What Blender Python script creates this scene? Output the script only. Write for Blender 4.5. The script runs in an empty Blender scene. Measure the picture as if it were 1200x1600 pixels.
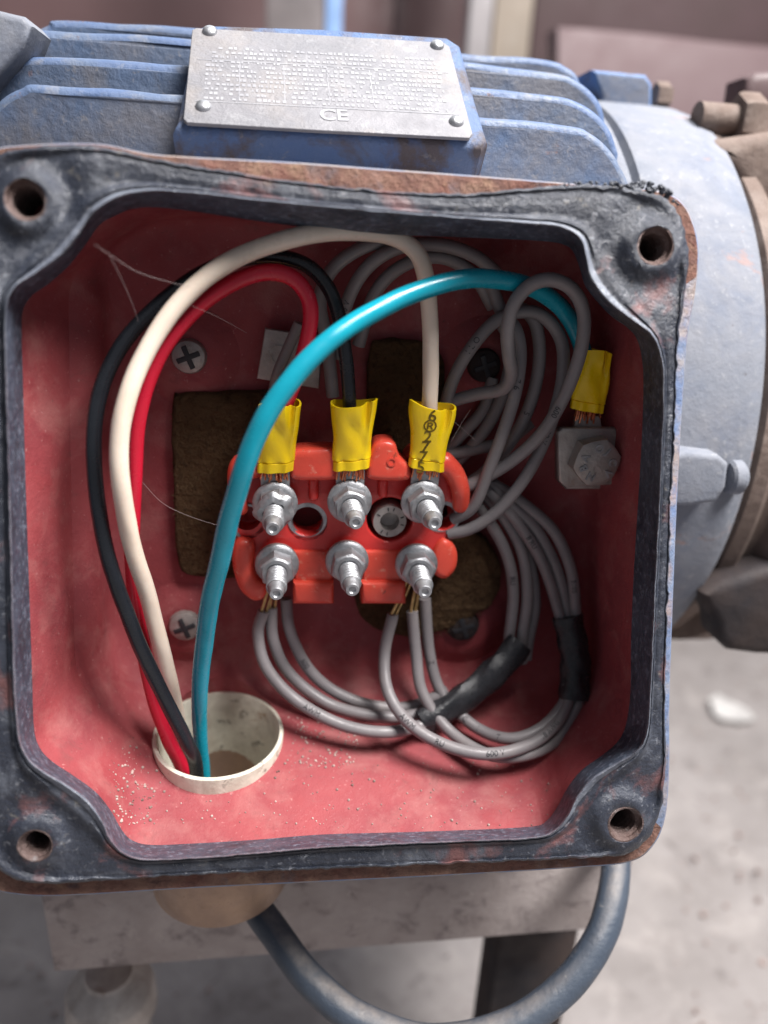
import bpy, bmesh, math, random
from mathutils import Vector as V, Matrix, noise

# ------------------------------------------------------------------ camera, world, lights, exposure
S = 0.014                      # one modelling unit in metres
F, D = 1200.0, 12.0            # focal length in photo pixels, distance to the box opening in units
TH, PS, RO = math.radians(20), math.radians(7.5), math.radians(3.5)
fwd = V((math.sin(PS)*math.cos(TH), math.cos(PS)*math.cos(TH), -math.sin(TH)))
_r0 = V((math.cos(PS), -math.sin(PS), 0)); _u0 = _r0.cross(fwd)
right = _r0*math.cos(RO) + _u0*math.sin(RO)
up = -_r0*math.sin(RO) + _u0*math.cos(RO)
CAM = -D*fwd
scene = bpy.context.scene
COL = scene.collection
cd = bpy.data.cameras.new('camera'); cam = bpy.data.objects.new('camera', cd); COL.objects.link(cam)
m3 = Matrix((right, up, -fwd)).transposed()
cam.matrix_world = Matrix.Translation(CAM*S) @ m3.to_4x4()
cd.sensor_fit = 'VERTICAL'; cd.sensor_height = 36; cd.lens = 36*F/1600
cd.clip_start = 0.005; cd.clip_end = 50
cd.dof.use_dof = True; cd.dof.focus_distance = 13.4*S; cd.dof.aperture_fstop = 6.3
scene.camera = cam

world = bpy.data.worlds.new('World'); scene.world = world; world.use_nodes = True
bg = world.node_tree.nodes['Background']
bg.inputs[0].default_value = (0.84, 0.87, 1.0, 1); bg.inputs[1].default_value = 0.205

def area(name, pos, target, size, sizey, power, col):
    l = bpy.data.lights.new(name, 'AREA'); l.shape = 'RECTANGLE'; l.size = size*S; l.size_y = sizey*S
    l.energy = power; l.color = col
    o = bpy.data.objects.new(name, l); COL.objects.link(o)
    d = (V(target)-V(pos))
    o.matrix_world = Matrix.Translation(V(pos)*S) @ d.to_track_quat('-Z', 'Y').to_matrix().to_4x4()
    return o
# overhead daylight, source unseen: high, in front and to the right of the motor
area('overhead_daylight', (25, -14, 54), (0, 1, 0), 30, 25, 27, (1.0, 0.97, 0.95))
# skylight above and behind, the glare on the nameplate, the fins and the end bell
area('roof_skylight', (8, 46, 62), (2, 8, 0), 60, 40, 4, (0.90, 0.95, 1.0))
vs = scene.view_settings
vs.view_transform = 'Standard'; vs.look = 'None'; vs.exposure = 0.0; vs.gamma = 1.0; vs.use_curve_mapping = False
scene.cycles.use_denoising = True

# ------------------------------------------------------------------ helpers
def ray(px, py): return right*((px-600)/F) + fwd + up*((800-py)/F)
def U(px, py, d): return CAM + ray(px, py)*(D+d)
def UPL(px, py, p0, n):
    r = ray(px, py); return CAM + r*(((p0-CAM).dot(n))/r.dot(n))
def proj(p):
    v = p-CAM; d = v.dot(fwd); return 600+F*v.dot(right)/d, 800-F*v.dot(up)/d
RT = math.radians(12)
RN = V((0, math.cos(RT), -math.sin(RT)))          # rim normal, into the box
RE = V((0, math.sin(RT), math.cos(RT)))
def rim(px, py, h): return UPL(px, py, RN*h, RN)
_b = rim(530, 1318, 0)
YB = _b.y + 4.35                                   # back wall of the box
YN = V((0, 1, 0))
def G(px, py, g): return UPL(px, py, V((0, YB-g, 0)), YN)   # point g in front of the back wall
def sc(p, px): return px*((p-CAM).dot(fwd))/F      # photo pixels -> units at p

origins = {}
def lk(o, parent=None, label=None, cat=None, group=None, kind=None):
    COL.objects.link(o)
    if parent is not None: o.parent = parent
    if label: o['label'] = label
    if cat: o['category'] = cat
    if group: o['group'] = group
    if kind: o['kind'] = kind
    return o
def thing(name, label, cat, loc, group=None):
    o = bpy.data.objects.new(name, None); o.empty_display_size = 0.01
    o.location = V(loc)*S; lk(o, None, label, cat, group)
    origins[o.name] = V(loc); return o
def org(parent):
    while parent is not None:
        if parent.name in origins: return origins[parent.name]
        parent = parent.parent
    return V((0, 0, 0))
def mesh(name, verts, faces, mats, mi=None, smooth=True, angle=38):
    me = bpy.data.meshes.new(name)
    me.from_pydata([tuple(v*S) for v in verts], [], faces)
    bm = bmesh.new(); bm.from_mesh(me)
    bmesh.ops.recalc_face_normals(bm, faces=bm.faces); bm.to_mesh(me); bm.free()
    for m in (mats if isinstance(mats, (list, tuple)) else [mats]): me.materials.append(m)
    if mi: me.polygons.foreach_set('material_index', mi)
    if smooth:
        me.polygons.foreach_set('use_smooth', [True]*len(me.polygons))
        me.set_sharp_from_angle(angle=math.radians(angle))
    me.update(); return me
def part(name, geo, mat, parent=None, label=None, cat=None, group=None, kind=None, mi=None, smooth=True, angle=38):
    verts, faces = geo
    if parent is None:                     # a thing of one mesh: origin at its base
        lo = [min(v[i] for v in verts) for i in range(3)]; hi = [max(v[i] for v in verts) for i in range(3)]
        o0 = V(((lo[0]+hi[0])/2, (lo[1]+hi[1])/2, lo[2]))
    else: o0 = org(parent)
    o = bpy.data.objects.new(name, mesh(name, [V(v)-o0 for v in verts], faces, mat, mi, smooth, angle))
    if parent is None: o.location = o0*S
    lk(o, parent, label, cat, group, kind)
    if parent is None: origins[o.name] = o0
    return o
def smooth(a, b, x): t = max(0, min(1, (x-a)/(b-a))); return t*t*(3-2*t)
def merge(*geos):
    vs_, fs = [], []
    for v, f in geos:
        k = len(vs_); vs_ += list(v); fs += [tuple(i+k for i in q) for q in f]
    return vs_, fs
def xf(geo, fn): return [fn(V(v)) for v in geo[0]], geo[1]

def loft(rings, closed=True, cap0=False, cap1=False, torus=False):
    n = len(rings[0]); verts = [V(p) for r in rings for p in r]; faces = []
    R = len(rings)
    for i in range(R if torus else R-1):
        a = i*n; b = ((i+1) % R)*n
        for j in range(n if closed else n-1):
            k = (j+1) % n; faces.append((a+j, a+k, b+k, b+j))
    if cap0: faces.append(tuple(range(n)))
    if cap1: faces.append(tuple(range((R-1)*n, R*n)))
    return verts, faces
def catmull(pts, closed=False, sub=10):
    n = len(pts); out = []
    for i in range(n if closed else n-1):
        p0 = pts[(i-1) % n] if closed or i > 0 else pts[0]*2-pts[1]
        p1 = pts[i]; p2 = pts[(i+1) % n]
        p3 = pts[(i+2) % n] if closed or i < n-2 else pts[n-1]*2-pts[n-2]
        for k in range(sub):
            t = k/sub
            out.append(0.5*((2*p1)+(p2-p0)*t+(2*p0-5*p1+4*p2-p3)*t*t+(3*p1-p0-3*p2+p3)*t**3))
    if not closed: out.append(pts[-1].copy())
    return out
def resample(pts, step):
    L = [0]
    for a, b in zip(pts, pts[1:]): L.append(L[-1]+(b-a).length)
    n = max(2, int(L[-1]/step)); out = []; j = 0
    for i in range(n+1):
        s = L[-1]*i/n
        while j < len(L)-2 and L[j+1] < s: j += 1
        t = (s-L[j])/max(1e-9, L[j+1]-L[j]); out.append(pts[j].lerp(pts[j+1], t))
    return out
def tube(path, rad, seg=14, round_ends=False, caps=True, flat=1.0, flatdir=None, wob=0.0, seed=0):
    n = len(path); r = (lambda t: rad) if not callable(rad) else rad
    T = [(path[min(i+1, n-1)]-path[max(i-1, 0)]).normalized() for i in range(n)]
    a = (flatdir or V((0.13, 0.31, 0.94))); a = (a-T[0]*a.dot(T[0])).normalized()
    rings = []
    for i in range(n):
        if flatdir: a = flatdir
        a = (a-T[i]*a.dot(T[i])).normalized(); b = T[i].cross(a)
        rr = r(i/(n-1)); c = path[i]
        def ring(c, rr):
            out = []
            for k in range(seg):
                an = 2*math.pi*k/seg
                w = 1+wob*noise.noise(c*2.3+V((math.cos(an)*1.5, math.sin(an)*1.5, seed)))
                out.append(c + a*(math.cos(an)*rr*flat*w) + b*(math.sin(an)*rr*w))
            return out
        if round_ends and i == 0:
            for q in (80, 60, 40, 20): rings.append(ring(c-T[i]*rr*flat*math.sin(math.radians(q)), rr*math.cos(math.radians(q))))
        rings.append(ring(c, rr))
        if round_ends and i == n-1:
            for q in (20, 40, 60, 80): rings.append(ring(c+T[i]*rr*flat*math.sin(math.radians(q)), rr*math.cos(math.radians(q))))
    return loft(rings, cap0=caps, cap1=caps)
def frame(ax):
    ax = ax.normalized(); a = V((1, 0, 0)) if abs(ax.x) < 0.8 else V((0, 0, 1))
    a = (a-ax*a.dot(ax)).normalized(); return a, ax.cross(a), ax
def lathe(profile, o, ax, seg=32, cap0=True, cap1=True, wob=0, seed=0, closed=False):
    a, b, c = frame(ax); rings = []
    for (r, h) in profile:
        rg = []
        for k in range(seg):
            an = 2*math.pi*k/seg
            w = 1+wob*noise.noise(V((math.cos(an)*2, math.sin(an)*2, h*2+seed))) if wob else 1
            rg.append(o+(a*math.cos(an)+b*math.sin(an))*r*w+c*h)
        rings.append(rg)
    if closed: return loft(rings, torus=True)
    return loft(rings, cap0=cap0, cap1=cap1)
def bbox(o, ex, ey, ez, bev=0.04, seg=2):
    """bevelled block centred at o with half-extent vectors ex, ey, ez"""
    bm = bmesh.new(); bmesh.ops.create_cube(bm, size=2)
    lx, ly, lz = ex.length, ey.length, ez.length
    for v in bm.verts: v.co = V((v.co.x*lx, v.co.y*ly, v.co.z*lz))
    if bev: bmesh.ops.bevel(bm, geom=bm.edges[:], offset=min(bev, .9*min(lx, ly, lz)), segments=seg, profile=0.5, affect='EDGES')
    nx, ny, nz = ex.normalized(), ey.normalized(), ez.normalized()
    g = ([o+nx*v.co.x+ny*v.co.y+nz*v.co.z for v in bm.verts], [tuple(v.index for v in f.verts) for f in bm.faces])
    bm.verts.index_update(); bm.free(); return g
def curve_geo(cu):
    o = bpy.data.objects.new('tmp', cu); COL.objects.link(o)
    dg = bpy.context.evaluated_depsgraph_get(); me = bpy.data.meshes.new_from_object(o.evaluated_get(dg))
    bm = bmesh.new(); bm.from_mesh(me); bmesh.ops.remove_doubles(bm, verts=bm.verts, dist=1e-5)
    bm.verts.index_update()
    g = ([v.co.copy() for v in bm.verts], [tuple(v.index for v in f.verts) for f in bm.faces]); bm.free()
    bpy.data.objects.remove(o); bpy.data.meshes.remove(me); bpy.data.curves.remove(cu); return g
def plate2d(outlines, half, bev=0.0, res=2):
    cu = bpy.data.curves.new('tmp', 'CURVE'); cu.dimensions = '2D'; cu.fill_mode = 'BOTH'
    cu.extrude = max(1e-4, half-bev); cu.bevel_depth = bev; cu.bevel_resolution = res; cu.offset = -bev
    for o in outlines:
        s = cu.splines.new('POLY'); s.points.add(len(o)-1)
        for p, q in zip(s.points, o): p.co = (q[0], q[1], 0, 1)
        s.use_cyclic_u = True
    return curve_geo(cu)
def text2d(t, size, half=0.004, bold=0.0):
    cu = bpy.data.curves.new('tmp', 'FONT'); cu.body = t; cu.size = size; cu.extrude = half; cu.offset = bold
    cu.align_x = 'CENTER'; cu.align_y = 'CENTER'; cu.resolution_u = 3
    return curve_geo(cu)
def plateY(px_outlines, g_front, thick, bev=0.03, smooth=True, sub=6):
    """plate parallel to the back wall; outlines in photo pixels lying on its front plane"""
    outs = []
    for o in px_outlines:
        P = [G(x, y, g_front) for x, y in o]
        if smooth: P = catmull(P, True, sub)
        outs.append([(p.x, p.z) for p in P])
    g = plate2d(outs, thick/2, bev)
    yc = YB-g_front+thick/2
    return [V((v[0], yc-v[2], v[1])) for v in g[0]], g[1]
def circ(cx, cy, rx, ry=None, n=24): return [(cx+rx*math.cos(2*math.pi*i/n), cy+(ry or rx)*math.sin(2*math.pi*i/n)) for i in range(n)]
def boolcut(geo, cutters, mats, mi):
    o = bpy.data.objects.new('tmp', mesh('tmp', [V(v) for v in geo[0]], geo[1], mats, mi, smooth=False)); COL.objects.link(o)
    tmp = []
    for c in cutters:
        k = bpy.data.objects.new('tmpc', mesh('tmpc', [V(v) for v in c[0]], c[1], mats, [1]*len(c[1]), smooth=False)); COL.objects.link(k)
        md = o.modifiers.new('b', 'BOOLEAN'); md.operation = 'DIFFERENCE'; md.solver = 'EXACT'; md.object = k; tmp.append(k)
    dg = bpy.context.evaluated_depsgraph_get(); me = bpy.data.meshes.new_from_object(o.evaluated_get(dg))
    for k in tmp+[o]: bpy.data.objects.remove(k)
    return me
def add_mesh(name, me, parent, angle=38):
    me.transform(Matrix.Translation(-org(parent)*S)); me.name = name
    me.polygons.foreach_set('use_smooth', [True]*len(me.polygons)); me.set_sharp_from_angle(angle=math.radians(angle))
    o = bpy.data.objects.new(name, me); return lk(o, parent)

# ------------------------------------------------------------------ materials
def mat(name, c1, c2=None, scale=1.2, rough=0.5, metal=0.0, bump=0.15, bscale=12, bdist=0.02, spots=(), dust=None, rvar=0.15, spec=0.5,
        coat=0.0, contrast=(0.35, 0.65), sss=0.0, stretch=None, edge=None):
    m = bpy.data.materials.new(name); m.use_nodes = True; nt = m.node_tree; N = nt.nodes; L = nt.links
    p = N['Principled BSDF']
    tc = N.new('ShaderNodeTexCoord'); mp = N.new('ShaderNodeMapping'); mp.inputs['Scale'].default_value = (1/S, 1/S, 1/S)
    if stretch: mp.inputs['Scale'].default_value = tuple(s/S for s in stretch)
    L.new(tc.outputs['Object'], mp.inputs['Vector'])
    def nz(sc_, det=6, ro=0.6, dist=0.0):
        n = N.new('ShaderNodeTexNoise'); n.inputs['Scale'].default_value = sc_; n.inputs['Detail'].default_value = det
        n.inputs['Roughness'].default_value = ro; n.inputs['Distortion'].default_value = dist
        L.new(mp.outputs[0], n.inputs['Vector']); return n.outputs['Fac']
    def rampf(src, lo, hi):
        r = N.new('ShaderNodeMapRange'); r.inputs[1].default_value = lo; r.inputs[2].default_value = hi; r.clamp = True
        L.new(src, r.inputs[0]); return r.outputs[0]
    def mix(fac, a, b):
        x = N.new('ShaderNodeMix'); x.data_type = 'RGBA'
        L.new(fac, x.inputs[0])
        for s, i in ((a, 6), (b, 7)):
            if isinstance(s, tuple): x.inputs[i].default_value = (*s, 1)
            else: L.new(s, x.inputs[i])
        return x.outputs[2]
    def mul(a, b):
        x = N.new('ShaderNodeMath'); x.operation = 'MULTIPLY'
        for s, i in ((a, 0), (b, 1)):
            if isinstance(s, (int, float)): x.inputs[i].default_value = s
            else: L.new(s, x.inputs[i])
        return x.outputs[0]
    c2 = c2 or tuple(x*0.72 for x in c1)
    col = mix(rampf(nz(scale), *contrast), c1, c2)
    rfac = None
    for (c, s_, lo, hi, amt) in spots:
        f = mul(rampf(nz(s_, 8, 0.65, 0.4), lo, hi), amt); col = mix(f, col, c)
    if edge:
        ge = N.new('ShaderNodeNewGeometry'); col = mix(mul(rampf(ge.outputs['Pointiness'], edge[1], edge[2]), rampf(nz(1.7), 0.3, 0.5)), col, edge[0])
    if dust:
        ge = N.new('ShaderNodeNewGeometry'); sx = N.new('ShaderNodeSeparateXYZ'); L.new(ge.outputs['Normal'], sx.inputs[0])
        f = mul(mul(rampf(sx.outputs[2], dust[1], dust[2]), rampf(nz(2.2, 8, 0.7), 0.25, 0.6)), dust[3]); col = mix(f, col, dust[0])
    L.new(col, p.inputs['Base Color'])
    rr = N.new('ShaderNodeMapRange'); L.new(nz(scale*3), rr.inputs[0]); rr.inputs[1].default_value = 0.3; rr.inputs[2].default_value = 0.7
    rr.inputs[3].default_value = max(0.02, rough-rvar); rr.inputs[4].default_value = min(1, rough+rvar); L.new(rr.outputs[0], p.inputs['Roughness'])
    p.inputs['Metallic'].default_value = metal
    p.inputs['Specular IOR Level'].default_value = spec
    if coat: p.inputs['Coat Weight'].default_value = coat; p.inputs['Coat Roughness'].default_value = 0.15
    if sss:
        p.inputs['Subsurface Weight'].default_value = sss; p.inputs['Subsurface Radius'].default_value = (0.002, 0.0012, 0.0008); p.inputs['Subsurface Scale'].default_value = 1.0
    if bump:
        b = N.new('ShaderNodeBump'); b.inputs['Strength'].default_value = bump; b.inputs['Distance'].default_value = bdist*S*5
        x = N.new('ShaderNodeMath'); x.operation = 'ADD'; L.new(nz(bscale, 8, 0.7), x.inputs[0]); L.new(mul(nz(bscale*0.2, 4), 1.5), x.inputs[1])
        L.new(x.outputs[0], b.inputs['Height']); L.new(b.outputs[0], p.inputs['Normal'])
    return m

DUST = (0.36, 0.31, 0.27)
M = {}
M['red'] = mat('red_oxide_primer', (0.305, 0.054, 0.060), (0.235, 0.040, 0.048), 0.7, 0.66, bump=0.22, bscale=26, spots=[((0.30, 0.03, 0.035), 0.6, 0.55, 0.75, 0.5), ((0.58, 0.30, 0.28), 13, 0.63, 0.70, 0.55), ((0.09, 0.03, 0.03), 7, 0.66, 0.70, 0.6), ((0.40, 0.17, 0.155), 1.3, 0.50, 0.72, 0.45), ((0.17, 0.05, 0.05), 2.4, 0.58, 0.70, 0.45)])
M['bluebox'] = mat('worn_blue_paint', (0.10, 0.17, 0.34), (0.16, 0.22, 0.34), 1.0, 0.5, bump=0.5, bscale=7, spots=[((0.30, 0.20, 0.16), 1.2, 0.5, 0.65, 0.8), (DUST, 2.5, 0.45, 0.7, 0.7)], dust=(DUST, 0.0, 0.8, 0.6))
M['rust'] = mat('rusty_rim', (0.20, 0.085, 0.065), (0.26, 0.15, 0.11), 1.6, 0.9, bump=0.9, bscale=12, spots=[((0.10, 0.045, 0.04), 3, 0.48, 0.66, 0.8), ((0.42, 0.28, 0.18), 1.3, 0.56, 0.70, 0.7), ((0.12, 0.13, 0.16), 1.0, 0.55, 0.66, 0.6)])
M['boss'] = mat('dirty_threaded_iron', (0.13, 0.085, 0.075), (0.20, 0.15, 0.14), 3, 0.5, 0.6, bump=0.6, bscale=12, spots=[((0.35, 0.33, 0.33), 4, 0.58, 0.7, 0.7)])
M['gasket'] = mat('weathered_black_rubber', (0.020, 0.024, 0.036), (0.042, 0.048, 0.066), 0.9, 0.36, bump=0.38, bscale=12, bdist=0.03, rvar=0.14,
    spots=[((0.20, 0.215, 0.25), 1.3, 0.52, 0.74, 0.55), ((0.34, 0.35, 0.38), 8, 0.58, 0.70, 0.5), ((0.20, 0.085, 0.08), 0.8, 0.57, 0.68, 0.8), ((0.30, 0.27, 0.22), 3.5, 0.62, 0.72, 0.5)])
M['lip'] = mat('scuffed_rubber_lip', (0.032, 0.041, 0.062), (0.065, 0.08, 0.112), 1.6, 0.42, bump=0.25, bscale=14, spots=[((0.26, 0.30, 0.38), 9, 0.52, 0.66, 0.5), ((0.02, 0.024, 0.032), 2.0, 0.54, 0.66, 0.6)])
M['bead'] = mat('worn_highlit_rubber_edge', (0.20, 0.22, 0.265), (0.10, 0.11, 0.14), 1.6, 0.34, bump=0.35, bscale=14, spots=[((0.42, 0.44, 0.48), 9, 0.55, 0.68, 0.6), ((0.03, 0.033, 0.042), 2.0, 0.58, 0.68, 0.8)])  # scuffed rubber, paled further with its edge highlight painted in
M['metal'] = mat('zinc_plated_steel', (0.43, 0.44, 0.46), (0.29, 0.295, 0.31), 5, 0.46, 0.75, bump=0.18, bscale=16, rvar=0.12, spots=[((0.22, 0.20, 0.19), 4, 0.6, 0.75, 0.6)])
M['groove'] = mat('dark_thread_root', (0.12, 0.115, 0.11), (0.07, 0.065, 0.06), 4, 0.6, 0.5, bump=0.1)  # thread roots coloured darker than the crests
M['dullmetal'] = mat('dull_steel', (0.46, 0.43, 0.41), (0.34, 0.31, 0.29), 2.2, 0.5, 0.6, bump=0.25, bscale=9, spots=[((0.20, 0.14, 0.11), 2.5, 0.58, 0.72, 0.7)])
M['block'] = mat('red_moulded_resin', (0.66, 0.040, 0.036), (0.60, 0.034, 0.030), 1.2, 0.34, bump=0.06, bscale=8, coat=0.15, spots=[((0.78, 0.22, 0.15), 6, 0.66, 0.74, 0.5), ((0.3, 0.03, 0.02), 2, 0.6, 0.8, 0.3)])
M['rib'] = mat('orange_red_resin', (0.78, 0.085, 0.050), (0.70, 0.065, 0.042), 1.4, 0.36, bump=0.08, bscale=8, coat=0.15, spots=[((0.85, 0.42, 0.3), 6, 0.60, 0.68, 0.5), ((0.16, 0.05, 0.03), 5, 0.66, 0.70, 0.7), ((0.5, 0.10, 0.06), 1.5, 0.5, 0.7, 0.4)])
M['yellow'] = mat('yellow_vinyl', (0.94, 0.66, 0.008), (0.90, 0.60, 0.006), 1.2, 0.34, bump=0.10, bscale=4, spots=[((0.15, 0.11, 0.02), 12, 0.75, 0.79, 0.6)], sss=0.1)
M['copper'] = mat('copper', (0.80, 0.30, 0.16), (0.55, 0.18, 0.09), 6, 0.35, 0.9, bump=0.1)
M['brass'] = mat('brass', (0.62, 0.45, 0.2), (0.4, 0.26, 0.12), 5, 0.4, 0.9, bump=0.1)
M['teal'] = mat('teal_insulation', (0.005, 0.27, 0.36), (0.006, 0.25, 0.34), 1, 0.27, bump=0.03, bscale=6, spots=[((0.5, 0.7, 0.7), 22, 0.78, 0.80, 0.5)], rvar=0.1)
M['white'] = mat('ivory_insulation', (0.76, 0.65, 0.55), (0.72, 0.60, 0.49), 0.8, 0.3, bump=0.06, bscale=6, spots=[((0.45, 0.36, 0.28), 7, 0.64, 0.72, 0.35)], sss=0.15, rvar=0.06)
M['redw'] = mat('crimson_insulation', (0.52, 0.010, 0.035), (0.48, 0.010, 0.03), 1, 0.3, bump=0.03, bscale=6, rvar=0.06)
M['blackw'] = mat('black_insulation', (0.009, 0.010, 0.013), (0.013, 0.015, 0.019), 1, 0.25, bump=0.08, bscale=8, spots=[((0.3, 0.3, 0.3), 18, 0.74, 0.78, 0.6)], rvar=0.06)
M['grey'] = mat('grey_lead_insulation', (0.215, 0.195, 0.20), (0.18, 0.165, 0.17), 1.2, 0.45, bump=0.08, bscale=9, spots=[((0.30, 0.26, 0.24), 1.4, 0.5, 0.75, 0.35)])
M['ink'] = mat('black_ink', (0.03, 0.03, 0.035), None, 1, 0.6, bump=0)
M['brownink'] = mat('faded_ink', (0.33, 0.23, 0.02), (0.22, 0.15, 0.02), 4, 0.5, bump=0)
M['tape'] = mat('black_tape', (0.016, 0.017, 0.02), (0.03, 0.03, 0.034), 2, 0.3, bump=0.35, bscale=4, rvar=0.1)
M['foam'] = mat('brown_foam', (0.13, 0.075, 0.040), (0.19, 0.115, 0.062), 1.0, 0.95, bump=1.0, bscale=9, bdist=0.08, spec=0.1, spots=[((0.05, 0.03, 0.02), 9, 0.5, 0.7, 0.7)])
M['pvc'] = mat('cream_pvc', (0.70, 0.67, 0.56), (0.60, 0.57, 0.48), 1.5, 0.5, bump=0.15, spots=[((0.05, 0.045, 0.04), 3.5, 0.59, 0.67, 0.75), ((0.33, 0.28, 0.22), 1.3, 0.46, 0.66, 0.6), ((0.30, 0.16, 0.07), 2.0, 0.62, 0.69, 0.6)])
M['blue'] = mat('dusty_blue_paint', (0.05, 0.09, 0.175), (0.07, 0.092, 0.14), 0.7, 0.6, bump=0.35, bscale=6, spots=[((0.115, 0.11, 0.12), 0.4, 0.44, 0.62, 0.8), ((0.18, 0.10, 0.08), 1.6, 0.64, 0.70, 0.7), ((0.20, 0.19, 0.19), 7, 0.58, 0.70, 0.5)], dust=((0.24, 0.25, 0.28), 0.4, 1.0, 0.35), edge=((0.10, 0.20, 0.42), 0.53, 0.58))
M['finedge'] = mat('lit_blue_fin_edge', (0.075, 0.125, 0.25), (0.11, 0.15, 0.23), 0.8, 0.5, bump=0.3, bscale=9, spots=[((0.22, 0.22, 0.23), 1.6, 0.52, 0.68, 0.7), ((0.16, 0.09, 0.07), 3.5, 0.62, 0.68, 0.8)])  # paler blue paints in the light caught along the fin edges
M['padpaint'] = mat('rusty_shaded_blue_paint', (0.07, 0.13, 0.28), (0.10, 0.15, 0.26), 0.8, 0.5, bump=0.5, bscale=9, spots=[((0.09, 0.065, 0.055), 0.55, 0.46, 0.56, 0.9), ((0.24, 0.11, 0.08), 0.7, 0.58, 0.66, 0.9), ((0.3, 0.28, 0.25), 4, 0.6, 0.7, 0.5)])  # brown patches are rust and also paint in shade on the pad front
M['bell'] = mat('pale_dusty_grey_blue', (0.175, 0.19, 0.225), (0.215, 0.22, 0.245), 0.7, 0.8, bump=0.3, bscale=5, spots=[((0.12, 0.145, 0.20), 0.7, 0.48, 0.66, 0.6), ((0.30, 0.18, 0.15), 0.9, 0.63, 0.69, 0.6), ((0.36, 0.36, 0.37), 5, 0.58, 0.7, 0.5), ((0.07, 0.06, 0.06), 3.5, 0.66, 0.72, 0.6)])
M['plate'] = mat('etched_aluminium', (0.24, 0.235, 0.25), (0.185, 0.185, 0.20), 0.7, 0.65, 0.25, bump=0.3, bscale=14, spots=[((0.30, 0.27, 0.25), 0.8, 0.5, 0.68, 0.5), ((0.33, 0.33, 0.34), 5, 0.55, 0.70, 0.5), ((0.14, 0.11, 0.10), 6, 0.66, 0.72, 0.5)])
M['print'] = mat('plate_print', (0.35, 0.35, 0.37), (0.25, 0.25, 0.27), 1.0, 0.65, 0.2, bump=0)
M['rustmetal'] = mat('dusty_brown_casting', (0.17, 0.125, 0.105), (0.12, 0.085, 0.07), 0.9, 0.8, bump=0.4, bscale=6, spots=[((0.27, 0.22, 0.19), 1.1, 0.5, 0.7, 0.6)])
M['hub'] = mat('brown_hub', (0.42, 0.28, 0.19), (0.30, 0.20, 0.15), 1, 0.4, 0.3, bump=0.25, bscale=6)
M['beam'] = mat('dusty_base_steel', (0.42, 0.37, 0.355), (0.34, 0.29, 0.275), 0.8, 0.8, bump=0.4, bscale=5, spots=[((0.17, 0.14, 0.14), 1.5, 0.54, 0.66, 0.75), ((0.55, 0.49, 0.46), 3, 0.60, 0.72, 0.5)])
M['dark'] = mat('dark_iron', (0.012, 0.011, 0.015), (0.04, 0.026, 0.022), 0.5, 0.8, bump=0.3, bscale=4)
M['cable'] = mat('grey_cable_jacket', (0.045, 0.06, 0.085), (0.06, 0.075, 0.10), 0.9, 0.5, bump=0.3, bscale=8, spots=[((0.30, 0.29, 0.28), 6, 0.62, 0.72, 0.5)], dust=(DUST, 0.75, 1.0, 0.6))
M['floor'] = mat('dusty_concrete', (0.36, 0.33, 0.32), (0.27, 0.245, 0.235), 0.22, 0.9, bump=0.8, bscale=1.6, spots=[((0.16, 0.14, 0.135), 0.7, 0.56, 0.68, 0.7), ((0.46, 0.42, 0.40), 0.45, 0.52, 0.68, 0.6), ((0.20, 0.17, 0.16), 2.2, 0.58, 0.68, 0.6), ((0.10, 0.085, 0.08), 1.3, 0.66, 0.71, 0.7), ((0.55, 0.51, 0.48), 3.0, 0.64, 0.70, 0.6)])
M['mauve'] = mat('mauve_painted_steel', (0.17, 0.10, 0.10), (0.14, 0.08, 0.08), 0.15, 0.6, bump=0.1, bscale=2)
M['mauvelight'] = mat('dusty_mauve_steel', (0.17, 0.115, 0.12), (0.15, 0.10, 0.105), 0.15, 0.6, bump=0.1, bscale=2)
M['maroon'] = mat('dark_maroon_steel', (0.10, 0.06, 0.065), (0.08, 0.05, 0.05), 0.15, 0.6, bump=0.1, bscale=2)
M['post'] = mat('grey_post', (0.19, 0.165, 0.165), (0.12, 0.105, 0.105), 0.3, 0.7, bump=0.2, bscale=2)
M['beige'] = mat('beige_post', (0.30, 0.25, 0.20), (0.26, 0.22, 0.18), 0.3, 0.7, bump=0.1, bscale=2)
M['palegrey'] = mat('pale_grey_edge', (0.36, 0.335, 0.34), None, 0.3, 0.7, bump=0.1, bscale=2)
M['skyblue'] = mat('light_blue_paint', (0.24, 0.40, 0.70), None, 0.3, 0.5, bump=0.1, bscale=2)
M['paper'] = mat('dirty_paper', (0.70, 0.68, 0.66), None, 2, 0.9, bump=0.2, bscale=6)
M['grit'] = mat('pale_grit', (0.55, 0.42, 0.38), (0.12, 0.07, 0.06), 2.5, 0.9, bump=0)
M['web'] = mat('cobweb_silk', (0.55, 0.45, 0.45), None, 1, 0.6, bump=0)

# ------------------------------------------------------------------ setting: floor and the wall behind
FZ = -24.0
def grid(x0, x1, y0, y1, z, n, amp):
    vs_, fs = [], []
    for j in range(n+1):
        for i in range(n+1):
            x = x0+(x1-x0)*i/n; y = y0+(y1-y0)*j/n
            vs_.append(V((x, y, z+amp*noise.noise(V((x*.12, y*.12, 0)))+amp*.4*noise.noise(V((x*.5, y*.5, 3))))))
    for j in range(n):
        for i in range(n):
            a = j*(n+1)+i; fs.append((a, a+1, a+n+2, a+n+1))
    return vs_, fs
part('floor', grid(-160, 160, -60, 140, FZ, 90, 0.35), M['floor'], None, kind='structure')
WY = 62.0
def wallp(px, py): return UPL(px, py, V((0, WY, 0)), YN)
wl, wr = wallp(-500, 100), wallp(1700, 100)
wtop = 60.0
w = part('wall', bbox(V(((wl.x+wr.x)/2, WY+1, (wtop+FZ)/2)), V(((wr.x-wl.x)/2, 0, 0)), V((0, .9, 0)), V((0, 0, (wtop-FZ)/2)), .05), M['mauve'], None, kind='structure')
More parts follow.
